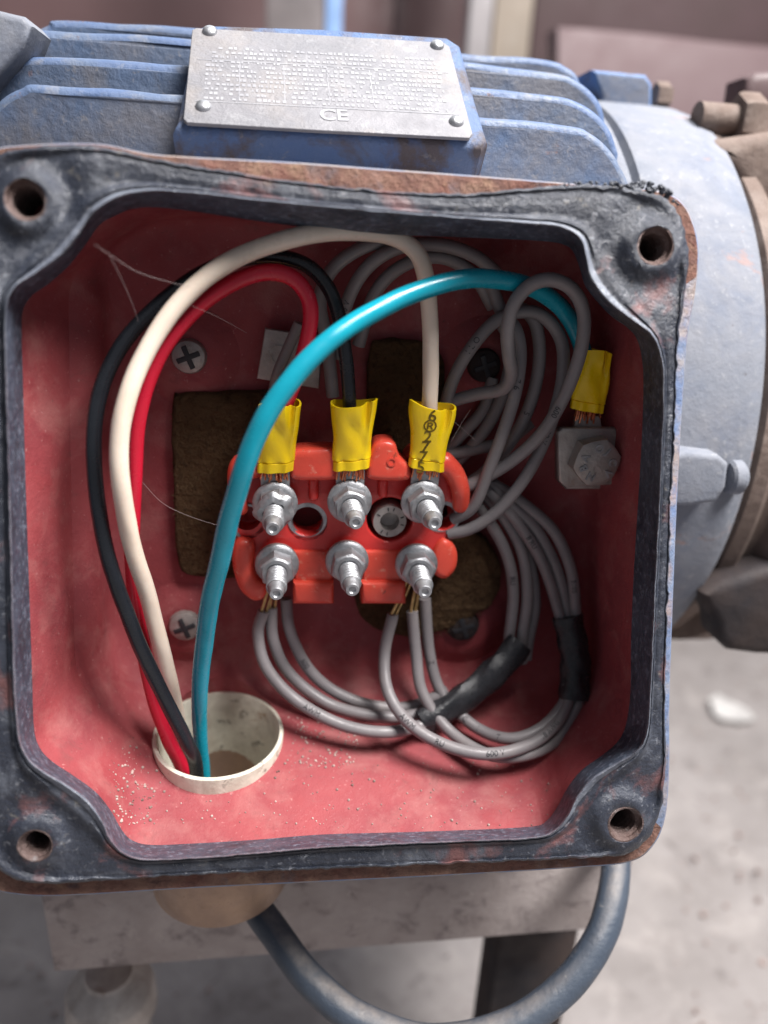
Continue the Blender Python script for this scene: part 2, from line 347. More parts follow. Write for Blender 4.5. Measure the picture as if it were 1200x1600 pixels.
def upright(name, x0, x1, y, m, label, cat, th=1.2):
    a, b = UPL(x0, 30, V((0, y, 0)), YN), UPL(x1, 30, V((0, y, 0)), YN)
    return part(name, bbox(V(((a.x+b.x)/2, y+th/2, (wtop+FZ)/2)), V(((b.x-a.x)/2, 0, 0)), V((0, th/2, 0)), V((0, 0, (wtop-FZ)/2)), .15), m, None, label, cat)
upright('steel_post', 415, 506, 40, M['post'], 'blurred grey brown post behind the top of the nameplate', 'post', 2.5)
upright('painted_post', 508, 535, 40.5, M['skyblue'], 'narrow light blue upright beside the grey brown post', 'post', 1.2)
upright('panel_seam', 618, 632, WY-1.0, M['maroon'], 'thin dark vertical seam strip on the mauve wall', 'strip', .8)
upright('pale_post', 733, 770, 46, M['palegrey'], 'pale grey blurred upright left of the beige post', 'post', 1.5)
upright('beige_post', 772, 832, 46.4, M['beige'], 'beige blurred upright beside the dark opening at top', 'post', 1.5)
a, b = UPL(834, 40, V((0, 50, 0)), YN), UPL(1500, 40, V((0, 50, 0)), YN)
part('dark_recess_panel', bbox(V(((a.x+b.x)/2, 51, (a.z+wtop)/2)), V(((b.x-a.x)/2, 0, 0)), V((0, .8, 0)), V((0, 0, (wtop-a.z)/2+3)), .1), M['maroon'], None,
     'dark maroon panel in the upper right background', 'panel')
q = [(862, 48), (905, 50), (1000, 58), (1100, 70), (1260, 84), (1260, 500), (862, 500)]
P = [UPL(x, y, V((0, 40, 0)), YN) for x, y in q]
g_ = plate2d([[(p.x, p.z) for p in P]], 1.0, .2)
part('mauve_guard', ([V((v[0], 40-v[2], v[1])) for v in g_[0]], g_[1]), M['mauvelight'], None, 'pale mauve sheet steel guard behind the end bell', 'guard')

# ------------------------------------------------------------------ the motor
AX = V((0, 10.5, 0.0)); XN = V((1, 0, 0))
motor = thing('electric_motor', 'dusty blue finned electric motor with nameplate and pale grey end bell', 'motor', (0, 10.5, -9))
def cyl(profile, seg=96, **k): return lathe(profile, AX, XN, seg, **k)
part('barrel', cyl([(6.3, -11), (6.3, 6.0)]), M['blue'], motor)
# end bell: rounded edge, groove towards the frame
part('end_bell', cyl([(5.9, 5.0), (7.25, 5.0), (7.45, 5.08), (7.5, 5.2), (7.5, 5.35), (7.32, 5.42), (7.30, 5.52), (7.48, 5.6), (7.52, 5.8), (7.53, 6.8), (7.5, 7.6), (7.42, 7.9), (7.2, 8.1), (6.6, 8.2), (4, 8.3)], 128, wob=.004), M['bell'], motor, 'pale grey blue dusty end bell')
def finY(pts, y, th, name='cooling_fin'):
    P = [UPL(x, yy, V((0, y, 0)), YN) for x, yy in pts]
    P = catmull(P, False, 6)
    P = P + [V((P[-1].x, y, 1.0)), V((P[0].x, y, 1.0))]
    # dense bevelled plate
    g = plate2d([[(p.x, p.z) for p in P]], th/2, th*.42, 3)
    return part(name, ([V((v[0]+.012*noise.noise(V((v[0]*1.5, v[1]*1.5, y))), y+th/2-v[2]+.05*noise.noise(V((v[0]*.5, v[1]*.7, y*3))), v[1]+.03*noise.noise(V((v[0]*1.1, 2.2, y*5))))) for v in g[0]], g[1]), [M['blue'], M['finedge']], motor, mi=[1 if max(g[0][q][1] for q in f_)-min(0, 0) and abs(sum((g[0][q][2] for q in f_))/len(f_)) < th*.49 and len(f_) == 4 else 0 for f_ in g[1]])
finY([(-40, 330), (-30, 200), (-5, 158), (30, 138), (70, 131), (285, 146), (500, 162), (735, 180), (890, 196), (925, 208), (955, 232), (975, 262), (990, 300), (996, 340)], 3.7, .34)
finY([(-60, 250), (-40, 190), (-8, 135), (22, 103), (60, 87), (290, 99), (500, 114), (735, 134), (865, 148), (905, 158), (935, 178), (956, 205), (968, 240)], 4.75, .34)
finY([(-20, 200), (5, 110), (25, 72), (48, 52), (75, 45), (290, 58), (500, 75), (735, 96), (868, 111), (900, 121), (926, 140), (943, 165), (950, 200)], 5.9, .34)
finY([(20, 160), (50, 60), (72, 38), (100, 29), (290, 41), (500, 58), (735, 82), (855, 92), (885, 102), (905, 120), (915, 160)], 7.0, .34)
# nameplate pad and plate
PA = math.radians(48)
pn = V((0, -math.cos(PA), math.sin(PA)))           # outward normal of the plate
p0 = UPL(510, 200, V((0, 2.95, 0)), YN)
def PP(px, py, h=0.0): return UPL(px, py, p0+pn*h, pn)
ex = V((1, 0, 0)); ey = V((0, math.sin(PA), math.cos(PA)))
def loc2(p): d = p-p0; return d.dot(ex), d.dot(ey)
padpx = [(268, 196), (275, 182), (290, 110), (300, 40), (320, 32), (500, 38), (700, 52), (722, 66), (745, 150), (765, 215), (755, 224), (500, 208), (285, 200)]
o2 = [loc2(PP(*p, -0.05)) for p in padpx]
g_ = plate2d([o2], .42, .16, 4)
def onpad(v, h): return p0+ex*v[0]+ey*v[1]+pn*(h+v[2])
part('nameplate_pad', ([onpad(v, -.50) for v in g_[0]], g_[1]), M['padpaint'], motor)
a = PP(275, 200, -.45); b = PP(755, 222, -.45)
part('pad_web', bbox(V(((a.x+b.x)/2, a.y+1.4, a.z-.25)), V(((b.x-a.x)/2-.12, .0, 0)), V((0, 1.3, 0)), V((0, 0, .55)), .25, 4), M['blue'], motor)
npx = [(300, 44), (306, 41), (500, 52), (694, 64), (703, 70), (739, 206), (734, 213), (500, 201), (292, 189), (286, 183)]
o2 = [loc2(PP(*p, 0.06)) for p in npx]
g_ = plate2d([o2], .035, .02, 2)
plate = part('nameplate', ([onpad(v, .0) for v in g_[0]], g_[1]), M['plate'], motor, 'silver aluminium nameplate with worn small print and four rivets')
for (x, y) in ((328, 50), (683, 72), (318, 167), (713, 191)):
    c = PP(x, y, .03); part('rivet', lathe([(.13, 0), (.13, .02), (.11, .055), (.07, .08), (.02, .088)], c, pn, 16), M['metal'], plate)
# worn print: rows of small illegible strokes, ruled lines and the conformity mark
random.seed(5)
TLp, TRp, BRp, BLp = [V(loc2(PP(*p, .06))).to_2d() if False else V((*loc2(PP(*p, .06)), 0)) for p in ((300, 44), (701, 66), (739, 212), (287, 188))]
def bil(u, v): return (TLp*(1-u)+TRp*u)*(1-v) + (BLp*(1-u)+BRp*u)*v
def quadstroke(u0, v0, u1, v1):
    ps_ = [bil(u0, v0), bil(u1, v0), bil(u1, v1), bil(u0, v1)]
    return [onpad((p.x, p.y, 0), .041) for p in ps_], [(0, 1, 2, 3)]
gs = []
for r in range(13):
    v = .13+r*.05
    if r in (0,): u, ue = .12, .28
    elif r < 5: u, ue = .08, .93
    else: u, ue = .06, .93
    if r == 0: continue
    while u < ue:
        wd = random.uniform(.004, .016)
        if random.random() < .74: gs.append(quadstroke(u, v+random.uniform(0, .012), u+wd, v+.03))
        u += wd+random.uniform(.003, .012)
for v in (.335, .78): gs.append(quadstroke(.03, v, .97, v+.006))
for u in (.18, .34, .50, .66): gs.append(quadstroke(u, .36, u+.003, .74))
part('print', merge(*gs), M['print'], plate, smooth=False)
def plate_text(t, u, v, size):
    g = text2d(t, size, .003, .008); c = bil(u, v); dx = (TRp-TLp).normalized(); dy = V((-dx.y, dx.x, 0))
    return [onpad((c.x+dx.x*q[0]+dy.x*q[1], c.y+dx.y*q[0]+dy.y*q[1], q[2]), .042) for q in g[0]], g[1]
part('conformity_mark', plate_text('CE', .51, .86, .40), M['print'], plate, smooth=False)
# lugs on the end bell
def block_px(name, pxs, y, th, m, parent, bev=.12, **k):
    P = [UPL(x, yy, V((0, y, 0)), YN) for x, yy in pxs]
    g = plate2d([[(p.x, p.z) for p in P]], th/2, bev, 3)
    return part(name, ([V((v[0], y+th/2-v[2], v[1])) for v in g[0]], g[1]), m, parent, **k)
block_px('bolt_lug', [(925, 108), (1010, 116), (1020, 130), (1020, 180), (1010, 200), (930, 200), (940, 150)], 9.0, 1.6, M['blue'], motor)
c = UPL(1022, 150, V((0, 9.6, 0)), YN)
part('bolt_head', lathe([(.32, 0), (.34, .1), (.34, .32), (.26, .40)], c, XN, 6), M['rustmetal'], motor)
block_px('bolt_lug', [(1040, 715), (1075, 706), (1125, 712), (1140, 725), (1136, 762), (1122, 785), (1080, 792), (1035, 792)], 2.5, 1.3, M['bell'], motor)
c = UPL(1135, 745, V((0, 3.0, 0)), YN)
part('bolt_head', lathe([(.30, 0), (.36, .05), (.36, .26), (.28, .34)], c, XN, 24), M['bell'], motor)
block_px('frame_lug', [(-60, 0), (10, 18), (36, 24), (50, 40), (38, 70), (14, 100), (-20, 140), (-60, 150)], 4.2, 1.2, M['bell'], motor)

# coupled machine to the right of the end bell
pump = thing('pump_end', 'brown dusty pump casting bolted beyond the pale end bell', 'pump', (9.6, 10.5, -9))
part('flange', cyl([(6, 8.25), (6.8, 8.3), (7.0, 8.4), (7.05, 8.7), (6.9, 8.9), (6.7, 8.95), (6.7, 9.3), (7.2, 9.5), (7.2, 10.2), (7.0, 10.4), (4, 10.6)], 96), M['rustmetal'], pump)
c = UPL(1172, 190, V((0, 7.4, 0)), YN)
part('bolt_head', merge(lathe([(.55, 0), (.6, .1), (.6, .5), (.5, .62)], c-XN*.4, XN, 6), lathe([(.33, -.9), (.33, 0)], c-XN*.4, XN, 16)), M['rustmetal'], pump)
block_px('casting_arm', [(1095, 235), (1130, 215), (1200, 205), (1300, 190), (1300, 330), (1190, 330), (1140, 265)], 6.4, 1.4, M['rustmetal'], pump, .3)
block_px('drain_boss', [(1100, 930), (1130, 912), (1200, 890), (1320, 880), (1320, 1030), (1185, 1026), (1140, 1020), (1122, 1003), (1120, 975), (1108, 955)], 3.4, 1.0, M['dark'], pump, .25, label='dark grimy lower casting of the pump')
block_px('knob', [(1168, 120), (1185, 110), (1300, 104), (1300, 172), (1160, 172)], 9.5, 1.2, M['maroon'], pump, .25)

# base rail, levelling bolt and leg under the motor
rail = thing('base_rail', 'dusty grey brown steel base rail under the terminal box', 'rail', (0, 3.2, -10))
RY = 2.0
a = UPL(84, 1520, V((0, RY, 0)), YN); b = UPL(966, 1450, V((0, RY, 0)), YN); t_ = UPL(500, 1330, V((0, RY, 0)), YN)
P = [(a.x-.12, t_.z), (b.x+.05, t_.z), (b.x, b.z), (a.x, a.z)]
g_ = plate2d([P], 2.2, .08, 2)
def sub_wob(g, y0): return [V((v[0], y0-v[2], v[1])) for v in g[0]], g[1]
part('rail_body', sub_wob(g_, RY+2.2), M['beam'], rail)
c = UPL(172, 1535, V((0, RY+1.0, 0)), YN)
part('levelling_foot', lathe([(.55, .35), (.60, .2), (.98, -.1), (1.05, -.25), (1.08, -.8), (.9, -1.1), (.86, -7.0)], c, V((0, 0, 1)), 40), M['dullmetal'], rail)
a = UPL(798, 1400, V((0, RY+1.4, 0)), YN); b = UPL(925, 1400, V((0, RY+1.4, 0)), YN)
part('rail_leg', bbox(V(((a.x+b.x)/2, RY+2.4, (a.z+FZ)/2)), V(((b.x-a.x)/2, 0, 0)), V((0, .7, 0)), V((0, 0, (a.z-FZ)/2)), .1), M['dark'], rail)
# ------------------------------------------------------------------ terminal box
NA = 720
CX, CY = 530.0, 820.0
def cr2(pts, closed=True, sub=8): return [(p.x, p.y) for p in catmull([V((x, y, 0)) for x, y in pts], closed, sub)]
def polar(pts, n=NA, cx=CX, cy=CY, smooth=True):
    P = cr2(pts) if smooth else pts
    A = sorted((math.atan2(y-cy, x-cx), math.hypot(x-cx, y-cy)) for x, y in P)
    A = [(A[-1][0]-2*math.pi, A[-1][1])]+A+[(A[0][0]+2*math.pi, A[0][1])]
    out = []; j = 0
    for i in range(n):
        an = -math.pi+2*math.pi*(i+.5)/n
        while A[j+1][0] < an: j += 1
        (a0, r0), (a1, r1) = A[j], A[j+1]
        # straight-line interpolation between the two polygon points
        x0, y0, x1, y1 = r0*math.cos(a0), r0*math.sin(a0), r1*math.cos(a1), r1*math.sin(a1)
        den = (x1-x0)*math.sin(an)-(y1-y0)*math.cos(an)
        r = r0 if abs(den) < 1e-9 else (x1*y0-x0*y1)/den
        if not (0.5*min(r0, r1) < r < 1.5*max(r0, r1)): r = (r0+r1)/2
        out.append((cx+r*math.cos(an), cy+r*math.sin(an)))
    return out
BOX_OUT = [(-45, 800), (-42, 500), (-44, 330), (-38, 270), (-10, 238), (30, 229), (150, 226), (230, 241), (300, 247), (450, 255), (600, 266), (750, 277), (900, 289), (1000, 296), (1055, 310), (1080, 345), (1090, 395), (1084, 460), (1072, 530), (1063, 650), (1055, 800), (1049, 950), (1044, 1100), (1044, 1200), (1038, 1275), (1019, 1320), (983, 1345), (900, 1354), (700, 1366), (500, 1376), (300, 1386), (120, 1397), (40, 1397), (-15, 1385), (-40, 1350), (-47, 1250), (-46, 1000)]
G_OUT = [(-22, 800), (-28, 500), (-32, 340), (-28, 280), (-6, 245), (30, 232), (90, 227), (150, 228), (200, 238), (260, 252), (350, 267), (450, 282), (550, 293), (650, 301), (740, 302), (820, 294), (900, 290), (960, 290), (1015, 300), (1050, 320), (1068, 350), (1075, 400), (1069, 460), (1060, 530), (1056, 620), (1053, 700), (1048, 800), (1043, 950), (1039, 1100), (1040, 1190), (1033, 1262), (1012, 1310), (975, 1335), (900, 1341), (700, 1350), (500, 1358), (300, 1367), (150, 1377), (60, 1380), (10, 1368), (-14, 1330), (-22, 1200), (-24, 1000)]
G_IN = [(165, 318), (200, 303), (240, 298), (300, 301), (400, 312), (500, 322), (600, 331), (700, 339), (800, 347), (860, 352), (890, 360), (908, 376), (915, 400), (921, 430), (940, 460), (965, 484), (995, 505), (1020, 526), (1034, 560), (1037, 620), (1034, 700), (1030, 800), (1025, 900), (1020, 1000), (1015, 1100), (1009, 1150), (992, 1176), (960, 1195), (925, 1217), (902, 1245), (886, 1275), (866, 1298), (830, 1309), (700, 1315), (600, 1319), (500, 1324), (400, 1333), (300, 1341), (230, 1343), (192, 1333), (172, 1310), (160, 1285), (136, 1250), (100, 1224), (65, 1204), (40, 1180), (28, 1140), (22, 1050), (18, 900), (14, 750), (10, 600), (8, 505), (12, 468), (27, 446), (60, 425), (95, 400), (120, 370), (140, 340)]
G_LIP = [(178, 338), (205, 327), (240, 324), (300, 330), (400, 345), (500, 358), (600, 366), (700, 370), (800, 374), (860, 378), (885, 384), (897, 396), (906, 420), (914, 446), (932, 470), (955, 494), (980, 512), (996, 532), (1004, 570), (1005, 620), (1002, 700), (996, 800), (990, 900), (986, 1000), (985, 1080), (978, 1132), (964, 1160), (938, 1182), (908, 1204), (886, 1232), (870, 1262), (852, 1284), (825, 1292), (700, 1298), (600, 1301), (500, 1304), (400, 1312), (300, 1318), (235, 1320), (205, 1312), (188, 1293), (174, 1268), (150, 1238), (115, 1212), (82, 1190), (62, 1168), (53, 1135), (50, 1050), (45, 900), (40, 750), (36, 600), (34, 520), (36, 485), (50, 462), (78, 442), (108, 415), (134, 382), (155, 352)]
bo, go, gi, gl = polar(BOX_OUT), polar(G_OUT), polar(G_IN), polar(G_LIP)
HOLES = [(43, 315, 30), (1020, 386, 28), (974, 1284, 27), (58, 1316, 25)]

tbox = thing('terminal_box', 'open cast iron terminal box, red inside and worn blue outside', 'box', (0, 0.5, -6.2))
def off(c, k):    # move pixel contour outward from the centre by k pixels
    out = []
    for x, y in c:
        d = math.hypot(x-CX, y-CY); out.append((x+(x-CX)/d*k, y+(y-CY)/d*k))
    return out
def ringh(c, h, amp=0, s=0): return [rim(x, y, h+amp*noise.noise(V((x*.02, y*.02, s)))) for x, y in c]
# back contour in pixels, on the back wall
def rrect(x0, y0, x1, y1, r, n=10):
    out = []
    for cx, cy, a0 in ((x1-r, y1-r, 0), (x0+r, y1-r, 90), (x0+r, y0+r, 180), (x1-r, y0+r, 270)):
        for i in range(n+1):
            an = math.radians(a0+90*i/n); out.append((cx+r*math.cos(an), cy+r*math.sin(an)))
    return out
BACK = rrect(165, 345, 915, 1068, 110)
bcx, bcy = 540, 690
bk = polar(BACK, NA, bcx, bcy, smooth=False)
Bring = [G(x, y, 0) for x, y in bk]
W0 = [rim(x, y, .85) for x, y in off(gl, 12)]
innr = [ringh(off(gi, 14), .16), W0]
def stepw(i, amt): return V((amt*smooth(300, 120, bk[i][0])*smooth(380, 470, bk[i][1]), 0, 0))
for t, st_ in ((.25, 0), (.5, 0), (.56, 0), (.60, .22), (.66, .30), (.74, .30), (.82, .26)): innr.append([a.lerp(b, t)+stepw(i, st_) for i, (a, b) in enumerate(zip(W0, Bring))])
bc = G(bcx, bcy, 0)
P0 = innr[-1]; P2 = [b.lerp(bc, .17) for b in Bring]
for t in (.2, .4, .6, .8, 1): innr.append([p*(1-t)**2+q*2*t*(1-t)+r*t*t for p, q, r in zip(P0, Bring, P2)])
for t in (.4, .8): innr.append([p.lerp(bc, t) for p in P2])
outr = []
OB = [p+V((0, .5, 0))+(p-bc).normalized()*.45 for p in Bring]
O1 = ringh(bo, .2, .05, 3)
flange = [p+V((0, .75, 0)) for p in ringh(bo, .2)]
cenf = rim(CX, CY, 1.2)
neck = [p.lerp(cenf, .012)+V((0, .1, 0)) for p in flange]
OB2 = [b.lerp(n, .12) for b, n in zip(OB, neck)]
outr = [[p.lerp(bc+V((0, .5, 0)), .6) for p in OB], OB, OB2, neck, flange, ringh(off(bo, 2), .3), O1]
rings = outr+innr
geo = loft(rings, cap0=True, cap1=True)
nf = NA; mi = []
for i in range(len(rings)-1):
    mi += [0 if i < len(outr)-1 else ((0 if bo[j][0] > 1035 and bo[j][1] > 430 else 2) if i == len(outr)-1 else 1) for j in range(NA)]
mi += [0, 1]
# find the floor under the conduit
fr = rim(345, 1330, .85); bb = G(345, 1068, 0)
best = min((abs(proj(fr.lerp(bb, t/200))[1]-1150), t) for t in range(201)); PC = fr.lerp(bb, best[1]/200)
PC = UPL(342, 1152, PC, V((0, 0, 1)))
PAX = V((0, -.10, 1)).normalized()
PR = sc(PC, 101)
cut = [lathe([(PR*.985, -2.2), (PR*.985, .62)], PC, PAX, 40)]
for (x, y, r) in HOLES:
    p = rim(x, y, 0); cut.append(lathe([(sc(p, r+3), -.3), (sc(p, r+3), .95)], p, RN, 28))
add_mesh('shell', boolcut(geo, cut, [M['bluebox'], M['red'], M['rust']], mi), tbox)
for (x, y, r) in HOLES:                       # threaded screw bosses
    p = rim(x, y, 0); ro = sc(p, r+5); ri = sc(p, r-2)
    prof = [(ro, .80), (ro, -.06), (ro-.03, -.10), (ri+.02, -.10), (ri, -.05)]
    h = -.02
    while h < .9: prof += [(ri, h), (ri-.05, h+.05)]; h += .1
    prof += [(ri, .95), (.01, 1.0)]
    part('screw_boss', lathe(prof, p, RN, 36, cap0=False, wob=.05, seed=x), M['boss'], tbox)
# low mounting bosses and screws on the back wall
def vlathe(prof, p, seg=28, **k): return lathe(prof, p, V((0, -1, 0)), seg, **k)
SCR = [(296, 556, 27, .28), (290, 975, 25, .28), (755, 570, 26, .2), (722, 975, 26, .2)]
for i, (x, y, r, g) in enumerate(SCR):
    p = G(x, y, 0); R = sc(p, r)
    part('mounting_boss', vlathe([(R*3.1, -.02), (R*2.6, .03), (R*1.9, .14), (R*1.45, .2), (R*1.3, .2)], p, 36, cap0=False), M['red'], tbox)
    q = G(x, y, .18)
    head = vlathe([(R, 0), (R, .06), (R*.9, .14), (R*.5, .2), (R*.3, .2)], q, 28)
    so = part('mounting_screw', head, M['dullmetal'] if i < 2 else M['dark'], tbox)  # right pair of screws coloured darker than the left pair
    cr = merge(bbox(q+V((0, -.17, 0)), V((R*.62, 0, .08)), V((0, .05, 0)), V((-.02, 0, R*.13)), .01), bbox(q+V((0, -.172, 0)), V((R*.13, 0, .02)), V((0, .05, 0)), V((-.08, 0, R*.62)), .01))
    part('cross_slot', cr, M['ink'], so)
# brown hub below the box for the conduit
z = PC.z
for k in range(200):
    z -= .03
    if proj(V((PC.x, PC.y-1.3, z)))[1] > 1446: break
hubr = 1.42
part('conduit_hub', lathe([(hubr*.75, z-PC.z), (hubr*.93, z-PC.z), (hubr, z-PC.z+.08), (hubr, -.5), (PR*1.02, -.5), (PR*1.02, z-PC.z)], PC, V((0, 0, 1)), 48, closed=True), M['hub'], tbox)

# ------------------------------------------------------------------ gasket
def hole_mound(x, y):
    h = 0
    for (hx, hy, r) in HOLES:
        d = math.hypot(x-hx, y-hy); h += -.09*math.exp(-((d-r*1.25)/14.0)**2)+.05*math.exp(-((d-r*2.2)/22.0)**2)
    return h
prof = [(0.0, .10), (0.0, -.01), (.03, -.05), (.07, -.06), (.11, -.035), (.16, -.03), (.22, -.045), (.30, -.05), (.38, -.045), (.46, -.05), (.54, -.05), (.62, -.045), (.70, -.04), (.76, -.035), (.80, -.06), (.84, -.10), (.88, -.115), (.91, -.09), (.935, -.10), (.965, -.15), (.985, -.165), (1.0, -.14)]
gr = []
for (f, h) in prof:
    ring = []
    for (xo, yo), (xi, yi) in zip(go, gi):
        x, y = xo+(xi-xo)*f, yo+(yi-yo)*f
        wid = math.hypot(xo-xi, yo-yi)
        hh = h+hole_mound(x, y)*smooth(0, .1, f)*smooth(1, .85, f)
        hh +=   .028*noise.noise(V((x*.016, y*.016, 1)))+.008*noise.noise(V((x*.06, y*.06, 4)))+.004*noise.noise(V((x*.16, y*.16, 9)))
        if f < .12:     # ragged outer edge, torn crumbs at the upper right
            e = 3.0*noise.noise(V((x*.05, y*.05, 7)))+1.5*noise.noise(V((x*.2, y*.2, 8)))
            if y < 420 and x > 850: e += 5*noise.noise(V((x*.11, y*.11, 2)))+3*noise.noise(V((x*.3, y*.3, 3)))
            d = math.hypot(x-CX, y-CY); x += (x-CX)/d*e; y += (y-CY)/d*e
        if f > .78:
            e = 1.2*noise.noise(V((x*.03, y*.03, 5)))+.8*noise.noise(V((x*.12, y*.12, 6)))
            d = math.hypot(x-CX, y-CY); x += (x-CX)/d*e; y += (y-CY)/d*e
        ring.append(rim(x, y, hh))
    gr.append(ring)
nfront = len(gr)
def lerp2(a, b, t): return [(p[0]+(q[0]-p[0])*t, p[1]+(q[1]-p[1])*t) for p, q in zip(a, b)]
for t, h in ((.06, -.03), (.25, .12), (.5, .35), (.75, .6), (1.0, .82)):
    gr.append([rim(x, y, h+.03*noise.noise(V((x*.03, y*.03, 11)))) for x, y in lerp2(gi, gl, t)])
gr.append(ringh(off(gl, 7), .80)); gr.append(ringh(off(gi, 8), .12)); gr.append(ringh(off(gi, 12), .10))
geo = loft(gr, torus=True)
mi = []
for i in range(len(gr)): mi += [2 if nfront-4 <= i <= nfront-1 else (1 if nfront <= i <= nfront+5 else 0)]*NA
cut = []
for (x, y, r) in HOLES:
    p = rim(x, y, 0); cut.append(lathe([(sc(p, r+2), -.5), (sc(p, r+2), .5)], p, RN, 40, wob=.1, seed=y))
gk = thing('rubber_gasket', 'black weathered rubber gasket lying around the open box rim', 'gasket', tuple(rim(520, 1370, 0)))
add_mesh('gasket_body', boolcut(geo, cut, [M['gasket'], M['lip'], M['bead']], mi), gk, 50)
random.seed(11)
cr = []
for k in range(90):         # crumbled rubber along the torn top right edge
    x = random.uniform(880, 1060); y = 291+ (max(0, x-1000)/60)**2*24+random.uniform(-6, 6)
    p = rim(x, y, random.uniform(-.02, .06)); r = random.uniform(.015, .055)
    cr.append(lathe([(r*.5, -r*.7), (r, -.1*r), (r*.8, r*.5), (r*.2, r*.8)], p, V((random.uniform(-1, 1), random.uniform(-1, 1), random.uniform(-1, 1))), 7, wob=.5, seed=k))
part('torn_edge', merge(*cr), M['gasket'], gk)

# ------------------------------------------------------------------ conduit end inside the box
zt_ = z-PC.z-.05
part('conduit_end', lathe([(PR*.99, zt_), (PR*.99, .08), (PR*.985, .115), (PR*.965, .13), (PR*.93, .125), (PR*.915, .09), (PR*.91, zt_)], PC, PAX, 64, closed=True, wob=.006), M['pvc'], None,
     'cream plastic conduit end in the floor of the box', 'conduit')

# ------------------------------------------------------------------ foam, tag
def foam(pxs, g, th, label):
    g_ = plateY([pxs], g, th, .1)
    vs_ = [v+V((noise.noise(v*3), noise.noise(v*3+V((5, 0, 0))), noise.noise(v*3+V((0, 5, 0)))))*.05 for v in g_[0]]
    t = thing('foam_pad', label, 'foam', tuple(min(vs_, key=lambda v: v.z)), 'brown foam pads stuffed behind the terminal block')
    part('pad', (vs_, g_[1]), M['foam'], t)
    xs = [p[0] for p in pxs]; ys = [p[1] for p in pxs]; rnd = random.Random(int(xs[0])); fz = []; k = 0
    def inside(x, y):
        c = False
        for (x0, y0), (x1, y1) in zip(pxs, pxs[1:]+pxs[:1]):
            if (y0 > y) != (y1 > y) and x < (x1-x0)*(y-y0)/(y1-y0)+x0: c = not c
        return c
    while k < 2600:
        x, y = rnd.uniform(min(xs), max(xs)), rnd.uniform(min(ys), max(ys))
        if not inside(x, y): continue
        k += 1; p = G(x, y, g-.05); d = V((rnd.gauss(0, .6), -1, rnd.gauss(0, .6))).normalized()*rnd.uniform(.05, .16)
        sd = V((rnd.uniform(-1, 1), 0, rnd.uniform(-1, 1))).normalized()*.012
        fz.append(([p-sd, p+sd, p+d], [(0, 1, 2)]))
    part('fuzz', merge(*fz), M['foam'], t, kind='stuff', smooth=False)
foam([(268, 632), (280, 617), (340, 614), (420, 612), (440, 640), (440, 850), (400, 898), (330, 905), (280, 885), (270, 760)], .22, .3, 'dark brown foam pad left of the terminal block, behind the teal wire')
foam([(578, 545), (600, 530), (660, 535), (690, 560), (700, 640), (700, 760), (640, 790), (585, 760), (574, 650)], .24, .3, 'dark brown foam pad behind the ivory wire')
foam([(555, 930), (565, 880), (640, 840), (720, 830), (765, 850), (784, 900), (770, 945), (730, 970), (690, 990), (640, 998), (590, 985), (562, 960)], .38, .42, 'brown fuzzy foam pad below the right end of the terminal block')
tg = thing('metal_tag', 'small grey embossed metal tag on the back wall behind the red wire', 'tag', tuple(G(452, 605, .2)))
part('tag_plate', plateY([[(414, 513), (503, 526), (499, 608), (401, 592)]], .30, .16, .03, smooth=False), M['dullmetal'], tg)
ge = vlathe([(.13, 0), (.19, .0), (.19, .02), (.13, .02)], G(436, 556, .30), 20, closed=True)
part('embossing', ge, M['dullmetal'], tg)

# ------------------------------------------------------------------ terminal block
BG = .80        # front face of its base
blk = thing('terminal_block', 'orange red moulded terminal block with six studs', 'terminal block', tuple(G(540, 945, .5)))
base = [(372, 745), (400, 735), (430, 742), (460, 730), (525, 728), (545, 738), (575, 730), (640, 728), (660, 742), (690, 735), (716, 748), (724, 775), (716, 812), (700, 832), (706, 850), (714, 868), (710, 892), (690, 902), (678, 896), (662, 884), (640, 886), (634, 905), (633, 938), (600, 941), (568, 938), (566, 905), (560, 890), (522, 890), (519, 905), (518, 938), (490, 942), (460, 938), (459, 905), (452, 890), (412, 892), (408, 915), (412, 935), (395, 938), (375, 922), (364, 890), (363, 862), (374, 846), (364, 818), (362, 780)]
holes = [circ(386, 808, 26, 24), circ(480, 812, 27, 24), circ(609, 812, 36, 34), circ(688, 806, 25, 22)]
part('base', plateY([base]+holes, BG, .5, .045), M['block'], blk)
part('core', plateY([[(380, 750), (700, 752), (704, 870), (384, 870)], circ(386, 808, 30), circ(478, 812, 30), circ(609, 812, 38), circ(688, 806, 30)], BG-.52, .25, .03, smooth=False), M['block'], blk)
def barrier(pxs, rpx, g=BG+.12, rt=None, flat=1.0):
    P = [G(x, y, g+(gg[0] if gg else 0)) for x, y, *gg in pxs]
    path = resample(catmull(P, False, 8), .06); r0 = sc(P[0], rpx); r1 = sc(P[0], rt or rpx)
    part('barrier', tube(path, lambda t: r0+(r1-r0)*t, 18, True, flat=flat, flatdir=V((0, -1, 0))), M['rib'], blk)
def bar_block(x0, y0, x1, y1, g, th, bev, **k):
    part('barrier', plateY([[(x0, y0), (x1, y0), (x1, y1), (x0, y1)]], g, th, bev, smooth=False), M['rib'], blk)
def bar_shape(pxs, g, th, bev): part('barrier', plateY([pxs], g, th, bev), M['rib'], blk)
barrier([(396, 730), (382, 722), (371, 735), (370, 765), (378, 795, -.1)], 18, rt=10)
bar_shape([(456, 706), (490, 702), (524, 704), (528, 728), (526, 750), (490, 753), (457, 750), (452, 728)], BG+.32, .6, .11)
bar_shape([(578, 712), (586, 694), (602, 689), (618, 694), (625, 712), (640, 728), (643, 745), (632, 753), (585, 752), (573, 742)], BG+.34, .6, .11)
bar_shape([(636, 722), (640, 705), (660, 700), (685, 705), (690, 720)], BG-.1, .5, .1)
